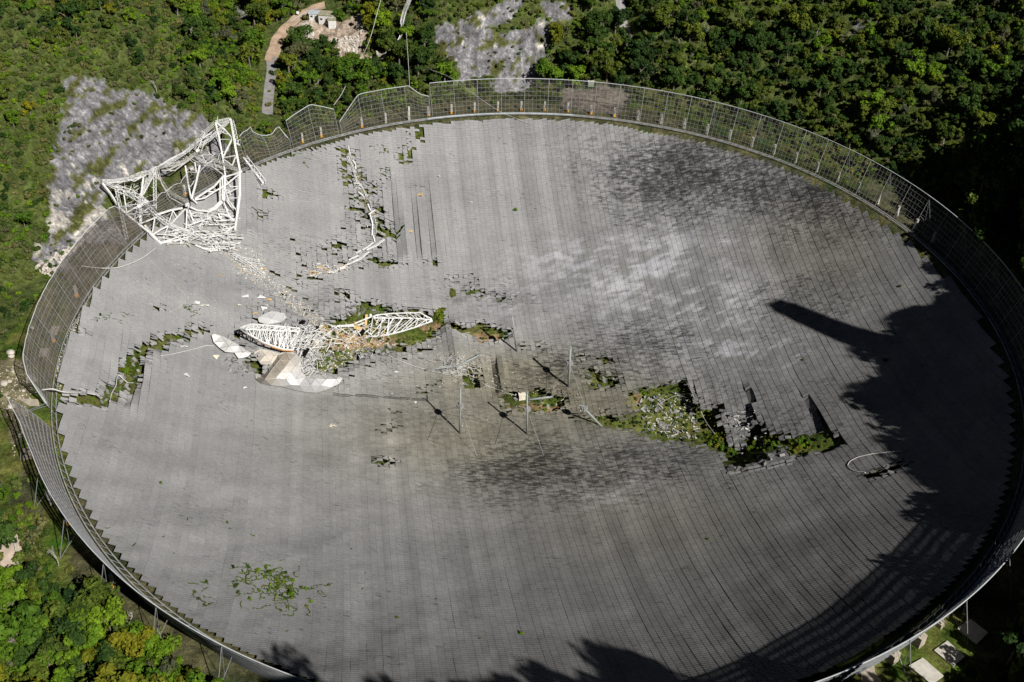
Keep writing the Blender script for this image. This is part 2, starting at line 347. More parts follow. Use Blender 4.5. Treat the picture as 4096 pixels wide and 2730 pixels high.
bare_ = mskj([ZL([(-20,480),(120,440),(240,560),(250,760),(170,900),(180,1120),(100,1130),(90,950),(-20,900)])]) | (inpoly(PX, ZL([(-20,520),(240,560),(200,900),(-20,880)])) & (rr_ > 158)); tint[bare_] = np.array([.225, .20, .115])*(.6+.8*n1[bare_])[:, None]
tint[rub] = np.array([.40, .32, .25])*(.5+n2[rub])[:, None]
lay = vnoise(X/40, P3[:, 2]/1.6+Y/25, 61)
strk = fbm(np.arctan2(X, Y)*70, rr_/11, 67, 4)
rk = np.array([.205, .202, .208])*(.35+.25*n2+.25*lay+1.0*strk)[:, None]
rk = np.where((n2*.5+lay*.2+n1*.3+np.clip((PX[:, 1]/V-380)/900, -.06, .10) > .63)[:, None], np.array([.50, .47, .42]), rk)
green = fbm(X/5, P3[:, 2]/2.5, 71, 3) > .64
rk[green] = (.10, .105, .035)
tint[rock] = rk[rock]
bowlm = rr_ < 151
tint[bowlm] = np.array([.10, .115, .028])+((n1-.5)[:, None]*np.array([.14, .09, .05]))[bowlm]
tint = np.clip(tint, .008, .8); DIRT = [ZQ([(1380,470),(1900,505),(1900,560),(1600,600),(1250,620),(1150,560)]), ZQ([(2080,370),(2300,340),(2330,420),(2150,430)]), ZC([(1030,590),(1215,595),(1200,655),(1050,655)]), ZC([(1270,1090),(1640,1080),(1640,1130),(1280,1120)]), ZD([(195,480),(270,480),(290,560),(240,560)])]
dm = mskj(DIRT) | (np.any([inpoly(PX+jit*.3, q) for q in DIRT], axis=0) & (rr_ < 150)); tint[dm] = np.array([.30, .20, .115])*(.6+.7*n1[dm])[:, None]
tint = np.concatenate([tint, (rock & ~False)[:, None].astype(float)], 1)
rough_ = rock*.8*(n1-.5)*3.5+rock*(n2-.5)*1.6+rock*(lay-.5)*1.0
rr2 = np.maximum(rr_, 1); P3[:, 0] -= X/rr2*rough_; P3[:, 1] -= Y/rr2*rough_; P3[:, 2] += rough_*.5
nr = len(rad); I = (np.arange(nr-1)[:, None]*NA+np.arange(NA)[None]).ravel(); J = (np.arange(nr-1)[:, None]*NA+(np.arange(NA)+1)[None] % NA).ravel()
Fq = np.stack([I, I+NA, J+NA, J], 1)
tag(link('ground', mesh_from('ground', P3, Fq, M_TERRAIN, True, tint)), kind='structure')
cap = [tuple(range(NA))]
del Fq

# ------------------------------------------------------------------ the dish: displacement, panels
def disp(P):
    """how far the torn dish has moved up or down (m), from features traced on the photograph"""
    z = np.zeros(len(P)); x, y = P[:, 0], P[:, 1]
    bx, by = (x-1000)/.638, y/.638                      # pleats beside the catwalk tear
    w = smooth(by, 960, 1400)*(1-smooth(by, 1570, 1660)); xs = bx-(by-1300)*.13
    z += w*1.7*np.interp(xs, [820, 845, 885, 950, 965, 1000, 1055, 1080, 1152, 1175, 1215, 1300], [0, .3, -.9, 1.2, .9, -.1, 1.0, -.2, 1.0, .3, 0, 0])
    def ridge(A, B, wd, h, k):
        nonlocal z
        A, B = k([A, B]); d = segdist(P, A, B)/(wd*11.5); z += h*np.exp(-d*d)
    ridge((882,560), (930,800), 3.0, 2.6, ZC); ridge((1165,800), (1190,940), 2.2, -2.4, ZC); ridge((1215,780), (1225,950), 1.6, 1.2, ZC)
    ridge((640,700), (1000,780), 4, 1.2, ZC); ridge((300,900), (700,960), 3, -1.2, ZC); ridge((150,900), (500,760), 4, 1.0, ZC); ridge((1320,780), (1500,950), 4, .8, ZC)
    ridge((960,840), (850,1130), 3.0, 1.8, ZA); ridge((880,980), (800,1090), 2.5, -1.6, ZA); ridge((640,760), (560,1000), 2.5, .9, ZA); ridge((800,700), (690,960), 2.5, -.9, ZA)
    ridge((1300,600), (1250,900), 5, -.7, ZA); ridge((1500,300), (1900,420), 6, -1.4, ZA); ridge((1700,450), (2100,560), 5, .9, ZA); ridge((1550,60), (1560,420), 3, 1.0, ZA)
    ridge((10,1100), (20,1450), 2.2, 1.6, ZB_); ridge((45,1130), (40,1400), 2.2, -1.2, ZB_); ridge((880,300), (830,420), 4, -1.5, ZC)
    ridge((900,200), (1180,420), 6, -.9, ZC)
    # strips sagging into the big hole at the right
    dx, dy = (x-2400)/.574, (y-1300)/.574
    ax, ay, bx_, by_ = 1000., 430., 1690., 815.; L = math.hypot(bx_-ax, by_-ay)
    t = ((dx-ax)*(bx_-ax)+(dy-ay)*(by_-ay))/L/L; n = ((dx-ax)*(by_-ay)-(dy-ay)*(bx_-ax))/L      # n<0: above the line
    low = (n < 0) & (t > -.25) & (t < 1.02)
    m1 = inpoly(P, ZD([(960,330),(1200,360),(1340,380),(1695,815),(1560,900),(1420,800),(1180,790),(1090,790),(1075,500)]))
    z -= m1*5.0*np.clip((dy-420)/380, 0, 1)**1.3
    m2 = inpoly(P, ZD([(620,350),(960,330),(1075,500),(1090,760),(860,790),(740,600),(640,460)]))
    z -= m2*8.5*np.clip((dy-370)/330, 0, 1.2)**1.3
    m3 = inpoly(P, ZD([(1250,840),(1360,900),(1330,960),(900,1040),(880,990),(1100,960)])); z += m3*.8
    # step along the crack below the wreck
    cx, cy = (x-1300)/.574, (y-1000)/.574
    z -= ((cy < 1012+.03*cx) & (cx > 60) & (cx < 700))*.7*np.exp(-np.maximum(1012-cy, 0)/90)
    z += (fbm(x/240, y/150, 201, 3)-.5)*2.6*(1-.75*smooth(y, 1700, 2050)*smooth(x, 1500, 2300))+(fbm(x/90, y/60, 205, 2)-.5)*.35
    return z
ZK1 = ZK([(470,130),(690,130),(700,450),(900,560),(960,1000),(1100,1300),(800,1320),(100,1450),(0,1400),(0,1100),(350,1080),(480,880),(600,680),(500,520)])
ZQ1 = ZQ([(600,0),(900,60),(1250,100),(1700,120),(2100,200),(2353,300),(2300,600),(1900,750),(1500,850),(1350,1000),(400,870),(150,600),(350,300)])
ZC1 = ZC([(540,560),(1100,560),(1120,950),(700,1010),(150,1000),(150,820)])
ZA1 = ZA([(1480,150),(1900,60),(2195,150),(2195,560),(1900,600),(1480,420)])
def zone_tilt(P):
    a = .010+np.zeros(len(P)); a[inpoly(P, ZC1)] = .05; a[inpoly(P, ZA1)] = .075; a[inpoly(P, ZQ1)] = .13; a[inpoly(P, ZK1)] = .12
    a[inpoly(P, ZC([(1700,700),(2091,700),(2091,1250),(1700,1150)]))] = .05
    nearh = np.zeros(len(P), bool)
    for ox, oy in ((26, 0), (-26, 0), (0, 14), (0, -14), (18, 10), (-18, -10)):
        nearh |= hole_mask(P+[ox, oy])
    far = ~inpoly(P, ZB_([(1000,700),(1300,700),(1300,1000),(1000,1000)]))
    a[nearh & far] = .26
    return a
PU, PV = 2.0, 1.0
nu = int(RIM*2/PU)+2; nv = int(RIM*2/PV)+2
iu, iv = np.meshgrid(np.arange(-nu//2, nu//2+1), np.arange(-nv//2, nv//2+1), indexing='ij')
iu = iu.ravel(); iv = iv.ravel()
# panels hang column by column; rows shift by a fraction from one column to the next
sh = vhash(iu, iu*0, 5)*.4
# the rim is stepped: groups of rows share their last column
uc = iu*PU; vc = (iv+sh)*PV
step = 1
uo = (np.floor(iu/step)*step+step/2)*PU
rim_v = np.sqrt(np.maximum((RIM-.8)**2-uo**2, 0)); keep = np.abs(vc) < np.floor(rim_v/1)*1
keep &= (np.abs(uo) < RIM-1)
iu, iv, uc, vc = iu[keep], iv[keep], uc[keep], vc[keep]
xc = uc*GU[0]+vc*GV[0]; yc = uc*GU[1]+vc*GV[1]; zc = sagz(xc, yc)
pxc = proj(np.stack([xc, yc, zc], 1))
rag = np.stack([(vnoise(uc/1.9, vc/1.1, 301)-.5)*46+(vhash(iu, iv, 303)-.5)*14, (vnoise(uc/1.9, vc/1.1, 302)-.5)*26], 1)
hm = hole_mask(pxc+rag)
hm |= (inpoly(pxc, ZK1) & (vhash(iu, iv, 77) < .07)) | (inpoly(pxc, ZQ1) & (vhash(iu, iv, 78) < .04)) | (inpoly(pxc, ZA1) & (vhash(iu, iv, 79) < .02))
iu, iv, uc, vc, xc, yc, pxc = [a[~hm] for a in (iu, iv, uc, vc, xc, yc, pxc)]
NP = len(iu)
# paint, dirt, mildew and a painted-in fall-off of sunlight: evaluated at every corner so that stains run on across the panels
def colour_at(x, y):
    P = proj(np.stack([x, y, sagz(x, y)], 1)); X_, Y_ = P[:, 0]/V, P[:, 1]/V; u = x*GU[0]+y*GU[1]; v = x*GV[0]+y*GV[1]
    def blobs(L):
        s = np.zeros(len(x))
        for (a, b, rx, ry, k) in L: s += k*np.exp(-((X_-a)/rx)**2-((Y_-b)/ry)**2)
        return s
    big = fbm(u/22, v/14, 91, 4); med = fbm(u/7+3, v/3.5, 95, 4); stk = fbm((u*.5+v)/1.6, (u-v*.5)/8, 191, 3)
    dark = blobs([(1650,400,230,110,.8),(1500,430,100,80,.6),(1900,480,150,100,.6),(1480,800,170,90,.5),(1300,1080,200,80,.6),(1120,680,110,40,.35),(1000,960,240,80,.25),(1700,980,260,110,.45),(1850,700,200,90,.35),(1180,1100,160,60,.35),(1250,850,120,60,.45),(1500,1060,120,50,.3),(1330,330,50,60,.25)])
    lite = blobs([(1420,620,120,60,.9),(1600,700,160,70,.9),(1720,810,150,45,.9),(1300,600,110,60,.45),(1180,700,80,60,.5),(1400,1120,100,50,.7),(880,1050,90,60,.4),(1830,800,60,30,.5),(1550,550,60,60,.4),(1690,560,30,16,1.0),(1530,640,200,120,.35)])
    grime_shade = np.clip((X_-950)/1000, 0, 1)*.56+np.clip((Y_-860)/520, 0, 1)*.42*np.clip((X_-350)/700, .25, 1)  # broad darkening right and down: mildew plus shade painted into the colour
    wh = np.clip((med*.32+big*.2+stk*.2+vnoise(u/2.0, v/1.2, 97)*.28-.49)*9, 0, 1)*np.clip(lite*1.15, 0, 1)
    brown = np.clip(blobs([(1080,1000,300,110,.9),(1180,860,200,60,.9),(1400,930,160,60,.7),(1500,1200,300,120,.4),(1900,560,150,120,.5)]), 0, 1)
    dens = np.clip(dark*.80+.10*grime_shade+(big-.5)*.5*dark, 0, 1)
    val = .225*(1-.62*np.clip(grime_shade*(.85+.8*(big-.5)), 0, 1))*(1+.62*wh*(1+grime_shade))*(.93+.14*big)*(1-.20*brown)*(1+.16*np.clip((750-X_)/600, 0, 1))  # sun-facing left side painted brighter, grazing-lit right and bottom darker
    val = val*(1+.55*(fbm(u/3.2, v/60, 193, 3)-.5)*np.clip((X_-450)/500, .25, 1))*(1+.30*(fbm(u/40+3, v/9, 195, 3)-.5))
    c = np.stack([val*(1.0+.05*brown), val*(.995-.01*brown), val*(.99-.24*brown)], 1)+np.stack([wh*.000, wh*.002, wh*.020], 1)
    return c, dens
def surf(x, y):
    z = sagz(x, y); return z+disp(proj(np.stack([x, y, z], 1)))
# every panel is a flat plate on its own centre; torn ones are turned, tipped and dropped
e_ = .5
zc0 = surf(xc, yc); e_ = .9
def gentler(G_, zc_):
    f_ = (surf(xc+e_*G_[0], yc+e_*G_[1])-zc_)/e_; b_ = (zc_-surf(xc-e_*G_[0], yc-e_*G_[1]))/e_
    return np.where(np.abs(f_-b_) > 2.0, np.where(np.abs(f_) < np.abs(b_), f_, b_), (f_+b_)/2)
zu = gentler(GU, zc0); zv = gentler(GV, zc0)
hang = (fbm(iu*.9+50, iv/30, 207, 3)-.5)*.20; zc0 = zc0+hang; zu = zu-.055*np.clip((pxc[:, 0]/V-1150)/500, 0, 1)
zu = np.clip(zu, -2.4, 2.4); zv = np.clip(zv, -1.6, 1.6)
tilt = zone_tilt(pxc)
h1, h2, h3, h4, h5 = [vhash(iu, iv, q)-.5 for q in (15, 16, 17, 18, 19)]
zu = zu+h1*tilt*2.2; zv = zv+h2*tilt*3.0; yaw_ = h3*np.where(tilt > .04, tilt*1.8, 0)+np.where(tilt > .2, h5*1.1, 0); drop = -np.abs(h4)*np.where(tilt > .04, tilt*2.5, 0)
shx = h5*np.where(tilt > .1, .35, 0)
hu, hv = PU/2-.005-.030*np.clip((pxc[:, 0]/V-700)/700, 0, 1), PV/2-.015
up = .075                                       # southern edge of each panel laps over the next
def corner(du, dv, off):
    c_, s_ = np.cos(yaw_), np.sin(yaw_); a_ = du*c_-dv*s_+shx; b_ = du*s_+dv*c_
    return np.stack([xc+a_*GU[0]+b_*GV[0], yc+a_*GU[1]+b_*GV[1], zc0+zu*a_+zv*b_+drop+off], 1)
tops = [corner(-hu, -hv, up), corner(hu, -hv, up), corner(hu, hv, 0.0), corner(-hu, hv, 0.0)]
bots = [t-np.array([0, 0, .10]) for t in tops]
pan = vhash(iu, iv, 9); colv = vhash(iu, iu*0, 3); cfs = []
rightish = np.clip((pxc[:, 0]/V-1100)/700, 0, 1)
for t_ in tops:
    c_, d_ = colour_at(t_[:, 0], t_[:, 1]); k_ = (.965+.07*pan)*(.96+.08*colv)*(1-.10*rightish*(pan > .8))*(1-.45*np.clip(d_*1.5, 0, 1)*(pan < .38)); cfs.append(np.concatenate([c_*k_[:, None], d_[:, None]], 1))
def panels_mesh(name, idx, origin=None):
    k = len(idx); v = np.stack([t[idx] for t in tops+bots], 1).reshape(-1, 3)
    if origin is not None: v = v-origin
    b = (np.arange(k)*8)[:, None]
    f = np.concatenate([b+np.array(q) for q in ([0, 1, 2, 3], [4, 5, 1, 0], [5, 6, 2, 1], [6, 7, 3, 2], [7, 4, 0, 3])])
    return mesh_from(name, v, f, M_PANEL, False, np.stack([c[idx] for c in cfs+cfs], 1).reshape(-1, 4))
dish = empty('reflector_dish', (0, 0, -48.2), 'huge round grey reflector dish of thousands of panels filling the sinkhole', 'dish')
vis = (pxc[:, 0] > 60) & (pxc[:, 0] < 4040) & (pxc[:, 1] < 2640) & (pxc[:, 1] > 0)
dist = np.linalg.norm(np.stack([xc, yc, sagz(xc, yc)], 1)-CAM, axis=1)
cand = np.where(vis & (pxc[:, 0] < 2700))[0]
near = cand[np.argsort(dist[cand])[:300]]
rest = np.setdiff1d(np.arange(NP), near)
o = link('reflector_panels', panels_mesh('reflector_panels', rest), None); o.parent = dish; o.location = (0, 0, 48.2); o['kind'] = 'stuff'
for i in near:
    c = np.array([xc[i], yc[i], sagz(xc[i], yc[i])])
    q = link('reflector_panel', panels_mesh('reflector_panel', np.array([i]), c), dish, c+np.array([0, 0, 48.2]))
# rim girder
mb = MB()
ringp = lambda r, z, a0=0, a1=360, n=240: [(r*math.sin(R_(a)), r*math.cos(R_(a)), z) for a in np.linspace(a0, a1, n)]
mb.tube(ringp(153.6, -.4), .22, 4); mb.tube(ringp(154.9, -.5), .22, 4)
for a in np.arange(0, 360, 1.25):
    s_, c_ = math.sin(R_(a)), math.cos(R_(a)); s2, c2 = math.sin(R_(a+1.25)), math.cos(R_(a+1.25))
    mb.bar((153.6*s_, 153.6*c_, -.4), (154.9*s2, 154.9*c2, -.5), .14)
o = mb.build('rim_girder', M_RUSTY, dish); o.location = (0, 0, 48.2)

# ------------------------------------------------------------------ ground screen
BAY = 3.75; RB, ZB, RT, ZT = 155.6, -.6, 160.6, 13.2
NRAIL = 8
def scr_pt(az, t, dr=0.0):
    a = R_(az); r = RB+(RT-RB)*t+dr; return np.array([r*math.sin(a), r*math.cos(a), ZB+(ZT-ZB)*t])
def screen_section(a0, a1, label, warp=None, back=True):
    """a0..a1 azimuths in degrees; warp(az, t, p) bends it"""
    W = (lambda az, t, p: p) if warp is None else warp
    root = empty('ground_screen', tuple(scr_pt((a0+a1)/2, 0)), label, 'mesh fence', 'sections of the ground screen round the rim')
    org = scr_pt((a0+a1)/2, 0)
    nb = max(1, round((a1-a0)/BAY)); az = np.linspace(a0, a1, nb+1); sub = 6
    azf = np.linspace(a0, a1, nb*sub+1)
    G = np.array([[W(a, t, scr_pt(a, t)) for t in np.linspace(0, 1, NRAIL+1)] for a in azf])
    for k in range(NRAIL+1):
        cut = [i for i in range(len(azf)) if azf[i] > 98 and a0 > -30]; c0 = cut[0] if cut else len(azf)
        for sg_, rr_k in ((G[:c0+1, k], .062), (G[c0:, k], .24)):
            if len(sg_) > 1: MB().tube(sg_, .15 if k == NRAIL else rr_k, 4).build('top_rail' if k == NRAIL else 'rail', M_TOPRAIL if k == NRAIL else M_STEEL, root, org)
    for b in range(nb):
        g_ = G[b*sub:(b+1)*sub+1]; n, m = g_.shape[:2]
        v = g_.reshape(-1, 3); f = np.array([(i*m+j, (i+1)*m+j, (i+1)*m+j+1, i*m+j+1) for i in range(n-1) for j in range(m-1)])
        link('mesh_panel', mesh_from('mesh_panel', v-org, f, M_MESHL if (az[b] > 215 or az[b] < -75) else M_MESHD if az[b] > 97 else M_MESH), root)
        mb = MB()
        for i in range(1, sub): mb.tube(g_[i], .034, 4, caps=False)
        mb.build('wire_uprights', M_STEEL, root, org)
    for i, a in enumerate(az):
        mb = MB(); mb.tube(G[min(i*sub, len(G)-1)], .11, 4); mb.build('post', M_STEEL, root, org)
        if back and i % 2 == 0:
            t_ = W(a, .93, scr_pt(a, .93)); base_ = scr_pt(a, 0, 9.0); base_[2] = float(ground(base_[0], base_[1])); m_ = W(a, .45, scr_pt(a, .45))
            mb = MB(); mb.bar(t_, base_, .16).bar(m_, base_, .12).bar(t_, (m_+base_)/2, .08)
            mb.build('back_brace', M_STEEL, root, org)
    return root
def warp_tab(azs, hf, push, noise=0.0, seed=1):
    def W(az, t, p):
        h = np.interp(az, azs, hf); q = np.interp(az, azs, push); b = scr_pt(az, 0)
        v = b+(p-b)*h; a = R_(az); v = v+np.array([math.sin(a), math.cos(a), 0])*q*t*t
        if noise:
            k = noise*t; v = v+np.array([float(vnoise(az*.9, t*3, seed))-.5, float(vnoise(az*.9, t*3, seed+1))-.5, float(vnoise(az*.9, t*3, seed+2))-.5])*k
        return v
    return W
screen_section(-19, 247, 'long standing run of the wire ground screen, round the far, right and near rim', warp_tab([-19, 238, 243, 247], [1, 1, 1.0, 1.0], [0, 0, 1, 3.4]))
screen_section(-109.5, -76, 'standing run of the wire ground screen at the left rim, below the white cliff', warp_tab([-109.5, -108.3, -106, -76], [.15, .8, 1, 1], [0, 0, 0, 0], .25))
screen_section(-76, -51, 'crushed run of the wire ground screen under the white triangular wreck', warp_tab([-76, -72, -66, -60, -55, -51], [1, .6, .35, .4, .5, .8], [0, 1, 2, 2, 1, 0], 3.0, 5), back=False)
screen_section(-50.5, -43, 'buckled run of the wire ground screen right beside the wreck peak', warp_tab([-50.5, -48.6, -46.5, -45.2, -43.6, -43], [.8, 1, .55, .45, .68, .35], [0, 0, 1, 2, 1, 0], 1.6, 9), back=False)
screen_section(-42.6, -34.7, 'short kinked run of the wire ground screen above the top of the catwalk wreckage', warp_tab([-42.6, -38.2, -34.7], [.80, 1.04, .74], [0, 0, 0], .2, 13))
screen_section(-34.2, -19.3, 'bent run of the wire ground screen left of the far gap, pale mesh catching sun', warp_tab([-34.2, -30.3, -22.4, -20.6, -19.3], [.35, 1, 1, .70, .62], [0, 0, 0, 0, 0], .15, 17))

# concrete pillars behind the screen
def boxpost(name, mat, x, y, z0, z1, w_, root, org):
    mb = MB(); mb.box((x, y, (z0+z1)/2), w_, w_, z1-z0, rotz(math.atan2(y, x))); return mb.build(name, mat, root, org)
M_PIL = simple('pale_concrete', (.42, .40, .35), .9, .2, .8)
pil_az = [-40.5, -37.3, -30.5, -26.5, -22.8]+[-19.5+3.75*i for i in range(24)]+[-62, -88, -97, -128, -138]
for i, a in enumerate(pil_az):
    r_ = 158.4 if i != 4 else 156.8; x, y = r_*math.sin(R_(a)), r_*math.cos(R_(a)); z = float(ground(x, y)); h = 4.4 if i != 4 else 6.5
    org = np.array([x, y, z]); yl = (-20 < a < 12) or a < -30
    lab = 'pale concrete pillar with an orange foot behind the wire ground screen' if yl else 'pale concrete pillar standing behind the wire screen at the right-hand rim'
    rt = empty('concrete_pillar', (x, y, z), lab, 'pillar', 'concrete pillars along the ground screen' if yl else 'plain concrete pillars along the right rim')
    boxpost('shaft', M_PIL, x, y, z+(1.1 if yl else -.6), z+h, .85, rt, org)
    boxpost('foot', M_YEL if yl else M_PIL, x, y, z-.6, z+(1.1 if yl else .4), .95, rt, org)
# low retaining wall at the far rim
M_PALEBLUE = simple('pale_blue_sheet', (.42, .47, .50), .7, .2, .4)
aa = np.arange(-20, 4.1, 1.0); mb = MB()
for a0, a1 in zip(aa[:-1], aa[1:]):
    c = [(154.3*math.sin(R_(q)), 154.3*math.cos(R_(q))) for q in (a0, a1)]; d = [(154.6*math.sin(R_(q)), 154.6*math.cos(R_(q))) for q in (a0, a1)]
    mb.add([(c[0][0], c[0][1], -2.6), (c[1][0], c[1][1], -2.6), (c[1][0], c[1][1], -.2), (c[0][0], c[0][1], -.2), (d[0][0], d[0][1], -.2), (d[1][0], d[1][1], -.2)], [(0, 1, 2, 3), (3, 2, 5, 4)])
tag(mb.build('retaining_wall', M_PALEBLUE, None, (0, 154.3, -2)), 'low pale blue-grey wall strip along the far rim of the dish', 'wall')

# ------------------------------------------------------------------ anything resting on dish or ground
def lay_z(x, y):
    x = np.atleast_1d(x).astype(float); y = np.atleast_1d(y).astype(float); r = np.hypot(x, y)
    zi = surf(np.where(r < 152, x, 0), np.where(r < 152, y, 0)); g_ = ground(x, y)
    P = proj(np.stack([x, y, zi], 1)); return np.where((r < 152) & ~hole_mask(P), zi, g_)
def at(L, h=0.0):
    """photo pixels -> world points that lie h metres above dish or ground"""
    P = np.atleast_2d(np.asarray(L, float)); d = rays(P); h = np.broadcast_to(np.asarray(h, float), (len(P),))
    X = CAM+d*300.0
    base = on_dish(P); r = np.hypot(base[:, 0], base[:, 1]); out = on_z(P, 0.0); X = np.where((r < 152)[:, None], base, out)
    for i in range(14):
        zt = lay_z(X[:, 0], X[:, 1])+h; q = CAM+d*((zt-CAM[2])/d[:, 2])[:, None]; X = X*.45+q*.55
    return X
M_WHITE = simple('white_painted_steel', (.62, .62, .61), .55, .18, .8)
M_GREYW = simple('grimy_white_steel', (.42, .41, .38), .7, .3, .5)
M_RUST = simple('rusty_edge', (.42, .20, .06), .8, .4, .6)
M_TAN = simple('tan_fibreboard', (.52, .36, .16), .8, .3, .6)
M_CABLE = simple('pale_cable', (.44, .43, .41), .6, .15, .5)
def lattice(mb, a, b, w_, ch=.16, seg=None):
    a, b = np.array(a, float), np.array(b, float); L = np.linalg.norm(b-a); d = (b-a)/max(L, 1e-6)
    s1 = np.cross(d, [0, 0, 1.]); s1 = s1/(np.linalg.norm(s1)+1e-9) if np.linalg.norm(s1) > .1 else np.array([1., 0, 0]); s2 = np.cross(s1, d)
    n = seg or max(2, int(L/(w_*1.1))); C4 = [s1*w_/2+s2*w_/2, s1*w_/2-s2*w_/2, -s1*w_/2-s2*w_/2, -s1*w_/2+s2*w_/2]
    for c in C4: mb.bar(a+c, b+c, ch*.8)
    for i in range(n):
        p, q = a+d*L*i/n, a+d*L*(i+1)/n
        for k in range(4):
            c0, c1 = C4[k], C4[(k+1) % 4]
            mb.bar(p+(c0 if i % 2 else c1), q+(c1 if i % 2 else c0), ch*.6)
def beam_member(kind, L, h, w_, mat, root, org, zf=ZP):
    w_ = w_*(.80 if kind == 'B' else .92)*(.68 if zf is ZK else 1)
    """L: traced points, h: heights above what lies below"""
    if len(h) == 1: h = h*len(L)
    pts = at(zf(L), h); mb = MB()
    if kind == 'L':
        for a, b in zip(pts[:-1], pts[1:]): lattice(mb, a, b, w_, max(.11, w_*.15))
        return mb.build('lattice_beam', mat, root, org)
    mb.tube(pts, w_*.62, 4); return mb.build('beam', mat, root, org)

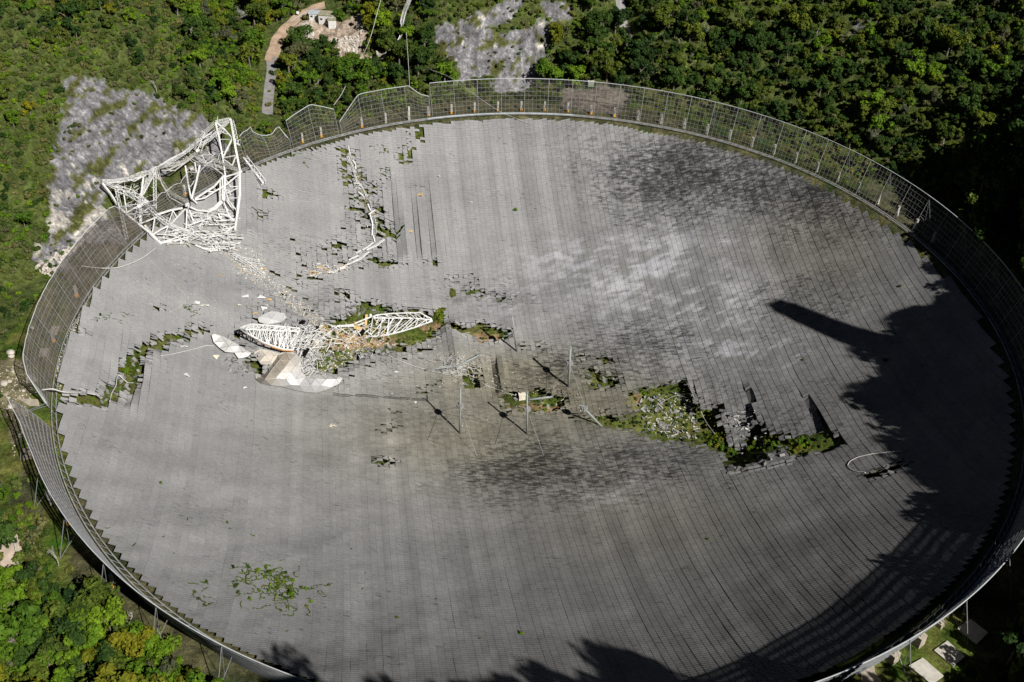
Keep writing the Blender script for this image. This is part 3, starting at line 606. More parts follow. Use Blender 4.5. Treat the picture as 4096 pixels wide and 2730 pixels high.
# ---- the fallen triangular platform
W_, G_ = M_WHITE, M_GREYW; THIN = .78
PLAT = [
 ('L',[(1125,110),(1250,85)],[13,14],1.0,W_),('L',[(1275,100),(1300,200),(1322,315)],[14,13,11],1.1,W_),('B',[(1262,90),(1300,320),(1345,550)],[14,12,9],1.1,W_),
 ('B',[(1125,115),(1160,260),(1190,430)],[13,11,8],.9,W_),('B',[(1190,430),(1215,600)],[8,6],.8,W_),('L',[(1120,115),(1030,205),(930,320)],[13,12,10],1.0,W_),('L',[(1240,100),(1110,230),(980,330)],[14,12,10],.9,W_),
 ('B',[(1140,120),(1210,185),(1275,260)],[13,12,12],.8,W_),('B',[(1275,260),(1190,430)],[12,8],.7,W_),('B',[(1190,430),(1300,410)],[8,10],.5,W_),('B',[(1190,440),(1275,500)],[8,8],.5,W_),('B',[(1275,500),(1305,420)],[8,10],.5,W_),
 ('B',[(1150,190),(1275,235)],[12,12],.4,W_),('B',[(1030,200),(960,370)],[12,9],.4,W_),('B',[(1090,200),(950,300)],[12,10],.4,W_),('L',[(930,320),(860,375),(720,470),(660,500)],[10,9,8,8],.9,W_),('B',[(1200,120),(1180,190),(1060,290)],[13,12,10],.35,W_),
 ('B',[(1150,265),(1250,265)],[11,12],.3,W_),('B',[(1215,60+120),(1130,240)],[12,11],.3,W_),
 ('B',[(860,370),(720,440),(600,515)],[9,8,8],.5,W_),('L',[(960,380),(860,460),(740,490),(600,520)],[8,7,7,8],.9,G_),('L',[(980,370),(1080,430),(1200,480),(1340,550)],[9,8,8,9],.9,G_),('L',[(960,430),(1040,480),(1210,520)],[7,6,6],.8,W_),
 ('B',[(980,465),(1090,510),(1190,580)],[6,6,5],.6,G_),('B',[(1345,550),(1215,520)],[9,6],.4,W_),('B',[(1215,600),(1345,560)],[6,9],.6,W_),('B',[(1000,400),(1050,500)],[8,6],.3,W_),('B',[(1100,430),(1130,520)],[8,6],.3,W_),('B',[(1050,480),(1120,440),(1200,500)],[7,8,7],.3,W_),
 ('L',[(605,520),(625,620),(700,730),(780,780),(880,830)],[8,6,4,3,2.5],.9,G_),('B',[(600,560),(650,680),(720,790),(830,850)],[7,5,3,3],.5,G_),('B',[(860,470),(780,500),(700,540),(640,545)],[7,7,7,7],.6,G_),('B',[(940,400),(860,470),(760,545),(690,540)],[7,7,6,7],.5,G_),
 ('B',[(855,505),(880,660),(905,790)],[6,4,2.5],.8,W_),('B',[(985,500),(950,660),(910,800)],[7,5,2.5],.9,W_),('B',[(940,470),(960,600)],[7,5],.6,W_),('B',[(900,690),(960,600)],[4,5],.3,W_),('B',[(905,790),(960,840)],[2.5,1.5],.7,W_),
 ('B',[(1170,620),(1165,820)],[6,3],.9,W_),('B',[(1213,590),(1202,820)],[6,3],1.0,W_),('B',[(1190,600),(1185,810)],[6,3],.5,W_),('B',[(1165,700),(1205,705)],[5,5],.3,W_),('B',[(1165,760),(1205,765)],[4,4],.3,W_),
 ('B',[(1342,560),(1345,760)],[9,7],1.1,W_),('B',[(1345,760),(1322,930)],[7,4.5],1.1,W_),('B',[(1322,930),(1300,1080)],[4.5,2.5],1.0,W_),
 ('B',[(1200,590),(1110,690),(1030,740),(940,800)],[6,5,4,2.5],.75,W_),('B',[(1330,580),(1230,665),(1120,730),(1030,790),(940,808)],[9,6,4,3,2.5],.6,W_),('B',[(1040,730),(1120,735)],[4,4],.4,W_),
 ('B',[(1210,715),(1240,810),(1310,900)],[5,4,3.5],.7,W_),('B',[(1220,630),(1260,690),(1330,688)],[6,6,7],.4,W_),('B',[(1230,745),(1330,698)],[5,7],.4,W_),('B',[(1250,790),(1338,790)],[4,6],.3,W_),('B',[(1200,830),(1250,960),(1300,1000)],[3,2.5,2.5],.6,W_),('B',[(1215,720),(1245,720),(1260,760)],[5,5,4],.5,W_),('B',[(1225,810),(1260,870),(1320,895)],[3.5,3,4],.45,W_),
 ('L',[(110,640),(235,700)],[6,7],1.0,W_),('L',[(110,640),(220,640),(350,620),(460,570),(540,560),(585,520)],[6,7,8,8,8,8],1.1,W_),('B',[(150,650),(330,640),(500,590)],[6,7,7],.5,W_),('B',[(330,620),(400,640),(470,600)],[8,7,7],.4,W_),('B',[(220,680),(310,640),(310,720)],[7,7,6],.35,W_),
 ('L',[(235,700),(360,745),(490,830)],[7,7,5.5],1.9,W_),('L',[(490,840),(580,935),(700,1025),(860,1105),(1030,1165)],[5,4,3.5,2.5,1.5],1.3,W_),('L',[(235,710),(275,880)],[7,4],1.1,W_),('L',[(275,900),(330,1150)],[4,1],1.1,W_),('B',[(300,730),(330,920)],[6,3],.6,W_),
 ('B',[(110,660),(180,745),(270,890)],[6,4,3],.8,W_),('B',[(270,880),(330,940),(440,1030),(540,1110)],[3,2.5,2,1.5],1.0,W_),('B',[(540,1110),(640,1205)],[1.5,.6],1.1,W_),('B',[(480,610),(455,800),(440,880)],[7,5,4],.9,W_),('B',[(455,860),(455,1020)],[4,1.5],1.3,W_),('B',[(505,610),(470,780)],[7,5],.5,W_),
 ('L',[(575,520),(500,680),(440,800)],[8,6,5],.8,W_),('B',[(440,800),(400,980)],[5,2.5],.5,W_),('L',[(580,530),(583,890)],[8,3],1.0,W_),('B',[(590,550),(480,760)],[8,5],.4,W_),('B',[(330,920),(490,830)],[3,5.5],.6,W_),('B',[(330,930),(450,940)],[3,3.5],.5,W_),('B',[(400,980),(520,880)],[2.5,4.5],.5,W_),('B',[(455,1020),(600,960)],[1.5,3.5],.6,W_),('B',[(520,860),(585,855)],[5,4],.4,W_),
 ('B',[(580,980),(560,1100)],[3.5,1.5],.5,W_),('B',[(490,1040),(570,1130)],[2,1],1.2,W_),('B',[(600,940),(720,900),(830,880)],[2.5,3,3.5],.8,W_),('B',[(745,905),(705,1010)],[2.5,3.5],.5,W_),('B',[(745,905),(775,960)],[2.5,1.5],.4,W_),('B',[(850,890),(720,1030)],[3.5,3.5],.5,W_),('B',[(560,1120),(640,1070),(700,1040)],[1.5,2.5,3.5],.6,W_),('B',[(650,1150),(700,1050)],[.8,3],.35,W_),
 ('B',[(870,890),(860,1100)],[3.5,1.5],.6,W_),('B',[(890,900),(930,1010)],[3.5,1.5],.5,W_),('B',[(870,1040),(1080,965)],[2.5,2.5],.6,W_),('B',[(640,1190),(870,1155)],[.8,1.5],.9,W_),('B',[(600,1170),(720,1195),(1000,1200)],[.8,.8,.8],.7,W_),('B',[(810,1200),(880,1160)],[.8,1.5],.5,W_),('B',[(660,1140),(860,1080)],[1,2],.6,W_),
 ('B',[(940,1210),(1010,1240),(1090,1262),(1190,1252)],[1,1,1,1],.7,W_),('B',[(1000,1150),(1180,1120),(1300,1040)],[1.5,2,2.5],.7,W_),('B',[(1060,1190),(1120,1250)],[1,1],.7,W_),('B',[(1180,820),(1120,880),(1060,910)],[3,2,2],1.4,W_),('B',[(1060,910),(960,900),(900,870)],[2,2,2.5],.7,W_),('L',[(910,1020),(1060,950)],[2,2],.9,W_),
 ('B',[(1165,930),(1210,940),(1290,990)],[2,2,2.5],.8,W_),('B',[(1180,990),(1300,990)],[2,2.5],.5,W_),('B',[(1100,960),(1200,1090)],[2,1.5],.5,W_),('B',[(1150,930),(1180,1000)],[2,2],.8,W_),
]
org = at(ZP([(700, 900)]), 0)[0]
plat = empty('platform_wreck', tuple(org), 'white steel triangular platform frame lying crushed across the upper left rim', 'wreck')
for i_, (k, L, h, w_, m) in enumerate(PLAT): beam_member(k, L, h, w_, M_GREYW if i_ % 11 == 5 else m, plat, org)
pts_unused = {'apex': (1250, 85), 'left': (110, 640), 'corner': (235, 700), 'mid': (500, 828), 'knee': (1345, 552)}
for q, h, r_ in (((1252, 88), 14, 1.5), ((235, 698), 7, 1.4), ((497, 828), 5.5, 1.7), ((1345, 552), 9, 1.2), ((960, 365), 9, 1.2), ((585, 520), 8, 1.0), ((870, 850), 3, 1.5), ((1325, 305), 11, .9)):
    c = at(ZP([q]), h)[0]; mb = MB(); mb.box(c, r_*1.1, r_*.35, r_*.8, rrand(.6)); mb.box(c+[.4, .2, -.3], r_*.3, r_*.7, r_*1.0, rrand(.6)); mb.build('joint_plate', M_WHITE, plat, org)
def tangle(name, poly, n, hmax, lmin, lmax, wmin, wmax, mats, parent, org, bias=None, seed=3, flat=.25):
    """n random bent bars over a traced area; joined per material"""
    rg = random.Random(seed); P0 = np.array(poly); lo, hi = P0.min(0), P0.max(0); c = []
    while len(c) < n:
        q = (rg.uniform(lo[0], hi[0]), rg.uniform(lo[1], hi[1]))
        if inpoly([q], poly)[0]: c.append(q)
    pts = at(c, [rg.uniform(.1, hmax) for _ in c]); groups = {}
    for p in pts:
        L = rg.uniform(lmin, lmax); a = rg.gauss(bias, .55) if bias is not None and rg.random() < .65 else rg.uniform(0, 6.28)
        el = rg.gauss(0, flat); d = np.array([math.cos(a)*math.cos(el), math.sin(a)*math.cos(el), math.sin(el)])*L/2
        m = rg.choice(mats); mb = groups.setdefault(m.name, (MB(), m))[0]; w_ = rg.uniform(wmin, wmax)
        k = np.array([rg.gauss(0, 1), rg.gauss(0, 1), rg.gauss(0, .5)])*L*.05
        a_, b_ = p-d, p+d
        for e in (a_, b_):
            e[2] = max(e[2], p[2]-hmax-1)
        mb.tube([a_, p+k, b_], w_*.48, 4)
    for mb, m in groups.values():
        o = mb.build(name, m, parent, org); o['kind'] = 'stuff'
tangle('crushed_bars', ZP([(880,900),(1060,940),(1180,880),(1290,980),(1310,1150),(1290,1270),(1080,1250),(960,1200),(640,1190),(600,1100),(860,1060)]), 190, 3.0, 2.5, 7.5, .18, .5, [W_, W_, W_, G_], plat, org, .2, 4)
tangle('crushed_bars', ZP([(250,720),(580,560),(590,880),(460,1010),(330,900)]), 60, 5.0, 2.5, 7, .12, .3, [W_, G_], plat, org, 1.0, 5, .5)
tangle('crushed_bars', ZP([(900,330),(1200,430),(1200,600),(1000,480),(700,560),(620,530)]), 70, 7.0, 2.5, 6, .12, .35, [W_, G_, G_], plat, org, -.3, 6, .3)
tangle('crushed_bars', ZP([(1120,110),(1260,90),(960,380),(900,350)]), 34, 12.0, 2.5, 6, .12, .25, [W_], plat, org, .8, 7, .3)

def trail_thing(name, label, cat, items, zf, mats=None, group=None):
    o0 = at(zf([items[0][1][0]]), 0)[0]; r = empty(name, tuple(o0), label, cat, group)
    for it in items: beam_member(it[0], it[1], it[2], it[3], it[4] if len(it) > 4 else M_WHITE, r, o0, zf)
    return r
trail_thing('lattice_boom', 'white lattice boom lying down the dish just right of the wreck peak', 'lattice beam', [('L',[(1385,430),(1560,660)],[3.2,1.8],1.9),('B',[(1378,436),(1553,664)],[2.8,1.4],1.2)], ZP)
trail_thing('lattice_boom', 'shorter white lattice boom at the lower right foot of the triangular wreck', 'lattice beam', [('L',[(1300,1325),(1520,1365)],[1.1,1.1],1.1)], ZP)
trail_thing('lattice_boom', 'bent white lattice boom pointing from the wreck toward the dish centre', 'lattice beam', [('L',[(1270,1290),(1400,1370)],[1.3,1.2],1.3),('L',[(1400,1370),(1565,1492)],[1.2,1],1.3)], ZP)

# ---- the fallen azimuth arm: left bow
orgA = at(ZQ([(640, 500)]), 0)[0]
arm = empty('feed_arm_wreck', tuple(orgA), 'left half of the white bow-shaped feed arm truss, crumpled beside the white dome skin', 'wreck')
top_ = [(345,395),(450,360),(560,366),(700,378),(820,388),(930,402)]; hT = [7,8,7.4,6.6,5.4,4.2]
mid_ = [(345,400),(400,412),(520,415),(640,420),(780,425),(930,432)]; hM = [7,8.4,7.8,6.8,5.6,4]
low_ = [(350,405),(420,455),(560,535),(680,580),(770,608),(865,615)]; hL = [6.8,6,5.2,4.2,3.4,2.6]
for L, h, w_ in ((top_, hT, .42), (mid_, hM, .55), (low_, hL, .65)): beam_member('B', L, h, w_, M_WHITE, arm, orgA, ZQ)
beam_member('B', [(380,440),(560,545),(680,592),(770,620),(870,626)], [5.6,4.6,3.7,3,2.2], .5, M_RUST, arm, orgA, ZQ)
T, Mi, Lo = [at(ZQ(q), h) for q, h in ((top_, hT), (mid_, hM), (low_, hL))]
def samp(P, t):
    i = min(int(t*(len(P)-1)), len(P)-2); f = t*(len(P)-1)-i; return P[i]*(1-f)+P[i+1]*f
for k in range(26):
    t0, t1 = [min(.999, max(0, q+random.gauss(0, .035))) for q in (k/26, (k+1)/26)]; A_, B_ = (T, Mi) if k % 2 else (Mi, T)
    mb = MB(); mb.bar(samp(A_, t0), samp(B_, t1), .2); mb.build('strut', M_WHITE, arm, orgA)
    A_, B_ = (Mi, Lo) if k % 2 else (Lo, Mi); mb = MB(); mb.bar(samp(A_, t0), samp(B_, t1), .24); mb.build('strut', M_WHITE, arm, orgA)
    mb = MB(); mb.bar(samp(T, t1), samp(Lo, t0), .18); mb.build('strut', M_WHITE, arm, orgA)
tangle('crushed_bars', ZQ([(500,420),(930,390),(1080,380),(1180,480),(1100,600),(880,620),(700,560)]), 190, 3.2, 2, 6, .15, .4, [W_, W_, M_CABLE], arm, orgA, .9, 11, .5)
tangle('crushed_bars', ZQ([(1080,370),(1300,370),(1460,370),(1560,300),(1680,290),(1770,470),(1560,520),(1200,600),(1000,620)]), 190, 2.2, 1.5, 5.5, .14, .4, [W_, W_, M_CABLE, M_TAN], arm, orgA, .3, 12, .35)
tangle('crushed_bars', ZQ([(900,620),(1100,600),(1180,700),(1080,860),(940,850)]), 110, 1.6, 1, 3.5, .12, .3, [W_, M_CABLE], arm, orgA, 1.2, 13, .4)
arm2 = empty('feed_arm_wreck', tuple(at(ZQ([(1950, 380)]), 0)[0]), 'right half of the white feed arm truss, tapering to a point beside green bushes', 'wreck')
orgB = np.array(arm2.location)
t2_ = [(1640,290),(1690,270),(1850,256),(2000,250),(2110,250),(2225,312)]; hT2 = [3.4,3.6,3.8,3.6,3.4,1.8]
m2_ = [(1640,300),(1800,302),(1930,302),(2050,304),(2140,312),(2228,322)]; hM2 = [2.8,2.8,2.8,2.6,2.2,1.7]
l2_ = [(1560,490),(1690,478),(1785,468),(1900,440),(2060,392),(2230,330)]; hL2 = [.7,.9,1.0,1.2,1.4,1.5]
for L, h, w_ in ((t2_, hT2, .5), (m2_, hM2, .5), (l2_, hL2, .6)): beam_member('B', L, h, w_, M_WHITE, arm2, orgB, ZQ)
for L, h, w_ in (([(1290,380),(1440,368),(1550,320),(1640,285)], [1.6,2,2.4,3], .6), ([(1330,385),(1480,380),(1560,345)], [1.4,1.6,2], .5), ([(1785,468),(1805,302)], [1,2.8], .5), ([(1300,380),(1180,470),(1060,590)], [1.8,1.4,1], .5), ([(1300,380),(1420,470)], [1.8,1], .4)): beam_member('B', L, h, w_, M_WHITE, arm2, orgB, ZQ)
T, Mi, Lo = [at(ZQ(q), h) for q, h in ((t2_, hT2), (m2_, hM2), (l2_, hL2))]
for k in range(14):
    t0, t1 = [min(.999, max(0, q+random.gauss(0, .02))) for q in (k/14, (k+1)/14)]
    for A_, B_, w_ in ((T, Mi, .16), (Mi, Lo, .26)):
        if k % 2: A_, B_ = B_, A_
        mb = MB(); mb.bar(samp(A_, t0), samp(B_, t1), w_); mb.build('strut', M_WHITE, arm2, orgB)
tangle('crushed_bars', ZQ([(1650,280),(2000,255),(2120,260),(2200,330),(1900,430),(1780,460)]), 70, 2.4, 1.5, 4.5, .1, .26, [W_, W_, G_], arm2, orgB, .3, 14, .4)
tangle('crushed_bars', ZQ([(380,400),(600,380),(930,400),(880,590),(700,570),(520,500)]), 80, 6.0, 1.5, 5, .1, .26, [W_, W_, G_], arm, orgA, .9, 15, .5)
for q, r_ in (((1622, 272), .55), ((1660, 300), .55)):
    c = at(ZQ([q]), 3.2)[0]; mb = MB()
    for a in np.arange(0, 3.15, .785/2): mb.tube([c+np.array([0, 0, r_*math.cos(a)])-[0, 0, .01], c+np.array([0, 0, r_*math.cos(a+.39)])], max(.05, r_*math.sin(a)), 8, r2=max(.05, r_*math.sin(a+.39)))
    mb.build('bearing_ball', M_WHITE, arm2, orgB)
for q, sz in (((1580, 320), (.9, 5, .2)), ((1500, 400), (3.2, 1.4, .25)), ((1540, 450), (1.6, 3.2, .15)), ((1085, 430), (1.4, 4.5, .2)), ((960, 340), (1.8, 1.6, .15)), ((2165, 275), (2.2, 1.4, .12)), ((985, 640), (1.3, 3.8, .8))):
    c = at(ZQ([q]), 1.8)[0]; mb = MB(); mb.box(c, *sz, rot=rotz(random.uniform(-.4, .9))@rotx(.35)); mb.build('buckled_sheet', M_TAN if q[0] in (1580, 1500) else M_PANEL, arm2 if q[0] > 1200 else arm, orgB if q[0] > 1200 else orgA)

# ---- white geodesic skin of the fallen dome
sk = NT('white_dome_skin', .45, .35)
dn = sk.noise(.22, 4); sk.color(sk.mix(sk.ramp(dn, [(.30, (.60, .60, .59)), (.45, (.66, .66, .66)), (.75, (.70, .70, .71))]), sk.attr(), 1.0, 'MULTIPLY')); M_SKIN = sk.m
def polydist(q, poly):
    return np.min([segdist([q], poly[i], poly[(i+1) % len(poly)])[0] for i in range(len(poly))])
def skin(label, poly, sp, hfun, tintf, name='dome_skin'):
    poly = ZQ(poly); P0 = np.array(poly); lo, hi = P0.min(0)-sp, P0.max(0)+sp; V_ = {}; tris = []
    nx, ny = int((hi[0]-lo[0])/sp)+2, int((hi[1]-lo[1])/(sp*.62))+2
    def vert(i, j):
        if (i, j) in V_: return V_[(i, j)]
        p = np.array([lo[0]+(i+.5*(j % 2))*sp, lo[1]+j*sp*.62]); p = p+[random.uniform(-.08, .08)*sp, random.uniform(-.06, .06)*sp]
        ins = inpoly([p], poly)[0]; d = polydist(p, poly)
        if not ins or d < sp*.30:
            best = None
            for k in range(len(poly)):
                A, B = np.array(poly[k]), np.array(poly[(k+1) % len(poly)]); t = np.clip(((p-A)@(B-A))/((B-A)@(B-A)), 0, 1); q = A+t*(B-A); dd = np.linalg.norm(p-q)
                if best is None or dd < best[0]: best = (dd, q)
            if not ins and best[0] > sp*.62: V_[(i, j)] = None; return None
            p = best[1]; d = 0
        V_[(i, j)] = (p, d); return V_[(i, j)]
    allp, idx = [], {}
    for j in range(ny-1):
        for i in range(nx-1):
            if j % 2 == 0: cs = [((i, j), (i+1, j), (i, j+1)), ((i+1, j), (i+1, j+1), (i, j+1))]
            else: cs = [((i, j), (i+1, j), (i+1, j+1)), ((i, j), (i+1, j+1), (i, j+1))]
            for t in cs:
                vv = [vert(*q) for q in t]
                if any(v is None for v in vv): continue
                a, b, c = [v[0] for v in vv]
                if abs(np.cross(b-a, c-a)) < sp*sp*.08: continue
                if not inpoly([(a+b+c)/3], poly)[0]: continue
                for q in t:
                    if q not in idx: idx[q] = len(allp); allp.append(V_[q])
                tris.append([idx[q] for q in t])
    pp = np.array([a for a, _ in allp]); dd = np.array([d for _, d in allp]); W3 = at(pp, hfun(dd, pp))
    o0 = W3.mean(0); o0[2] -= 2; root = empty(name, tuple(o0), label, 'dome skin')
    ribs = MB(); seen = set()
    for t in tris:
        a, b, c = [W3[k] for k in t]; cen = (a+b+c)/3; n = np.cross(b-a, c-a); n /= np.linalg.norm(n)+1e-9
        if n[2] < 0: n = -n
        v = [cen+(q-cen)*.965 for q in (a, b, c)]; v = v+[q-n*.06 for q in v]
        me = mesh_from('skin_panel', np.array(v)-o0, [(0, 1, 2), (5, 4, 3), (0, 3, 4, 1), (1, 4, 5, 2), (2, 5, 3, 0)], M_SKIN, False, np.tile(tintf(pp[t].mean(0))*random.uniform(.95, 1.0), (6, 1)))
        link('skin_panel', me, root)
        for k in range(3):
            e = tuple(sorted((t[k], t[(k+1) % 3])))
            if e not in seen: seen.add(e); ribs.bar(W3[e[0]]+[0, 0, .03], W3[e[1]]+[0, 0, .03], .13)
    o = ribs.build('seam_ribs', M_GREYW, root, o0); o['kind'] = 'stuff'
    return root
def stainf(q):
    k = math.exp(-(((q[0]-1115)/85)**2+((q[1]-1440)/55)**2)); k2 = .75*math.exp(-(((q[0]-1065)/55)**2+((q[1]-1510)/40)**2)); k = min(1, k+k2)
    return np.array([1-.38*k, 1-.48*k, 1-.62*k])
skin('boat-shaped strip of bright white dome skin left of the crumpled feed arm', [(62,480),(75,452),(180,485),(300,550),(400,620),(465,645),(400,690),(320,700),(290,640),(210,640),(150,600),(90,550)], 36, lambda d, p: 1.0+3.2*np.sqrt(np.clip(d/26, 0, 1)), lambda q: np.array([1, .99, .97]))
skin('large stained white dome skin of triangular panels slumped below the feed arm', [(730,645),(870,632),(960,720),(930,790),(945,840),(960,880),(1120,865),(1225,848),(1350,885),(1340,930),(1200,1000),(1060,1038),(900,1012),(720,965),(570,950),(500,915),(495,860),(580,850),(640,790),(690,700)], 40, lambda d, p: .6+6.5*np.sqrt(np.clip(d/55, 0, 1))+1.4*np.array([float(vnoise(q[0]/30, q[1]/22, 8)) for q in p])*np.clip(d/20, 0, 1), stainf)
skin('flat tan sheet of torn dome skin between the two bright white pieces', [(470,645),(560,600),(720,650),(735,665),(700,720),(650,770),(590,800),(540,740)], 34, lambda d, p: .5+.8*np.clip(d/20, 0, 1), lambda q: np.array([.82, .74, .62]))
skin('grey-white crumpled patch of dome skin above the left end of the feed arm', [(520,300),(640,235),(760,250),(810,280),(790,330),(700,350),(600,365),(530,340)], 36, lambda d, p: .3+1.2*np.clip(d/20, 0, 1)*(.4+np.array([float(vnoise(q[0]/14, q[1]/14, 8)) for q in p])), lambda q: np.array([.66, .66, .66]))

# ---- white catwalk wreckage down the dish
trail_thing('catwalk_wreck', 'long snaking trail of white catwalk pieces lying in the green tear', 'wreck', [
 ('B',[(557,62),(568,110),(577,150)],[.8],.55),('B',[(577,150),(590,210)],[.5],.3),('B',[(540,172),(600,300),(640,430),(700,500),(745,590)],[.7],.3),('B',[(560,172),(612,300),(650,420),(708,500),(760,590)],[1.0],.3),('B',[(603,215),(632,258),(636,305)],[.8],.9),
 ('B',[(662,545),(715,590),(738,645)],[.8],.8),('B',[(760,672),(790,740)],[.9],1.0),('B',[(740,600),(790,650),(802,740),(845,860),(850,980)],[1.0],.28),('B',[(785,785),(812,880),(806,1000)],[.9],1.0),('B',[(768,780),(835,735)],[1.2],.8),('B',[(740,845),(758,910)],[.5],.7),
 ('B',[(830,770),(848,880),(832,1000)],[.7],.4),('B',[(818,1000),(835,1070)],[.7],.8),('B',[(820,1072),(760,1120),(705,1152)],[.7],.8),('B',[(690,1155),(635,1188)],[.5],.6),('B',[(940,1042),(850,1110),(745,1155)],[.6],.5),('B',[(928,1035),(840,1100),(750,1145)],[1.0],.4),
 ('B',[(778,1172),(690,1245),(560,1300),(470,1340)],[.7],.6),('B',[(765,1168),(680,1235),(600,1280)],[1.0],.4),('B',[(660,1210),(560,1256)],[.5],.8),('B',[(560,1335),(440,1360),(330,1392)],[.6],.45),('B',[(545,1325),(470,1342)],[.5],.9),('B',[(440,1395),(345,1384)],[.6],.3),('B',[(610,452),(668,456)],[.5],.6),('B',[(665,500),(690,520)],[.5],.8)], ZK)
cw = [o for o in COL.objects if o.name.startswith('catwalk_wreck')][0]; oc = np.array(cw.location)
tangle('crushed_bars', ZK([(100,1360),(230,1290),(420,1310),(560,1300),(560,1350),(330,1410),(160,1420)]), 90, 1.2, .8, 3.2, .1, .35, [W_, W_, M_CABLE, M_TAN], cw, oc, .4, 21, .3)
tangle('crushed_bars', ZK([(560,150),(640,250),(720,480),(800,640),(860,860),(840,1050),(790,1000),(780,800),(700,600),(620,430)]), 90, 1.0, .8, 3.2, .08, .25, [W_, M_CABLE, G_, M_TAN], cw, oc, 1.9, 22, .3)

# ---- loose panels and scraps
def panel_me(seed):
    rg = random.Random(seed); mb = MB(); n = 5; v = []; f = []
    bend = rg.uniform(-.15, .25)
    for j in range(2):
        for i in range(n+1):
            x = -1+2*i/n; v.append((x, -.5, bend*x*x-j*.07)); v.append((x, .5, bend*x*x+rg.uniform(-.05, .05)-j*.07))
    m = 2*(n+1)
    for i in range(n): f += [(2*i, 2*i+2, 2*i+3, 2*i+1), (m+2*i+1, m+2*i+3, m+2*i+2, m+2*i), (2*i, m+2*i, m+2*i+2, 2*i+2), (2*i+1, 2*i+3, m+2*i+3, m+2*i+1)]
    f += [(0, 1, m+1, m), (2*n, m+2*n, m+2*n+1, 2*n+1)]
    c = rg.uniform(.14, .26); return mesh_from('loose_panel', v, f, M_PANEL, False, (c, c*.99, c*.96))
PME = [panel_me(s_) for s_ in range(10)]
def sow(poly, n, seed):
    rg = random.Random(seed); P0 = np.array(poly); lo, hi = P0.min(0), P0.max(0); c = []
    for _ in range(n*60):
        if len(c) >= n: break
        q = (rg.uniform(lo[0], hi[0]), rg.uniform(lo[1], hi[1]))
        if inpoly([q], poly)[0]: c.append(q)
    return c
def loose(poly, n, label, group, seed, h=.35, tl_=.5):
    for p in at(sow(poly, n, seed), h):
        o = link('loose_panel', random.choice(PME)); o.location = p; o.rotation_euler = (random.gauss(0, tl_), random.gauss(0, tl_), random.uniform(0, 6.28))
        s_ = random.uniform(.8, 1.15); o.scale = (s_, s_, 1); tag(o, label, 'panel', group)
loose(ZD([(260,500),(600,440),(680,620),(700,780),(500,800),(310,740)]), 75, 'loose grey dish panel strewn on the green ground of the lit right hole', 'loose panels in the lit right hole', 31)
loose(ZD([(820,760),(1060,640),(1180,720),(1150,850),(1000,920),(900,860)]), 26, 'loose grey dish panel fallen among bushes in the shadowed deep hole', 'loose panels in the deep right hole', 32)
loose(ZD([(880,990),(1300,860),(1360,900),(1050,1010),(900,1030)]), 12, 'upturned dish panel on the near lip of the deep right hole', 'upturned panels on the hole lip', 33, .6, .9)
loose(ZA([(640,1000),(750,960),(840,830),(960,760),(1120,700),(1180,690),(960,820),(850,1040),(700,1100),(570,1130),(640,1060)]), 46, 'loose grey dish panel lying across the long green tear at the left', 'loose panels in the left tear', 34)
loose(ZQ([(1180,640),(1500,600),(1900,560),(1930,640),(1500,700),(1350,830),(1150,830)]), 46, 'loose grey dish panel scattered on grass below the feed arm truss', 'loose panels below the feed arm', 35)
loose(ZQ([(1300,180),(1800,200),(2150,250),(1700,260),(1350,300)]), 26, 'loose grey dish panel lying above the right half of the feed arm', 'loose panels above the feed arm', 36)
loose(ZQ([(180,680),(400,720),(500,880),(420,900),(250,840)]), 24, 'loose grey dish panel piled left of the large stained dome skin', 'loose panels left of the dome skin', 37)
loose(ZK([(560,180),(660,230),(700,480),(900,620),(960,960),(900,1060),(760,900),(640,560)]), 34, 'loose grey dish panel beside the snaking white catwalk trail', 'loose panels along the catwalk trail', 38)
loose(ZC([(1240,1040),(1640,1000),(1660,1100),(1300,1110)]), 8, 'loose grey panel in the small green hole between the leaning poles', 'loose panels in the pole hole', 39)
loose(ZC([(1800,840),(2040,880),(1960,970),(1820,930)]), 12, 'loose grey panel in the small jagged hole right of the poles', 'loose panels in the jagged hole', 40)
loose(ZC([(600,730),(1000,740),(1080,900),(760,860)]), 16, 'loose dish panel around the toppled pole and cable coil', 'loose panels at the toppled pole', 41)
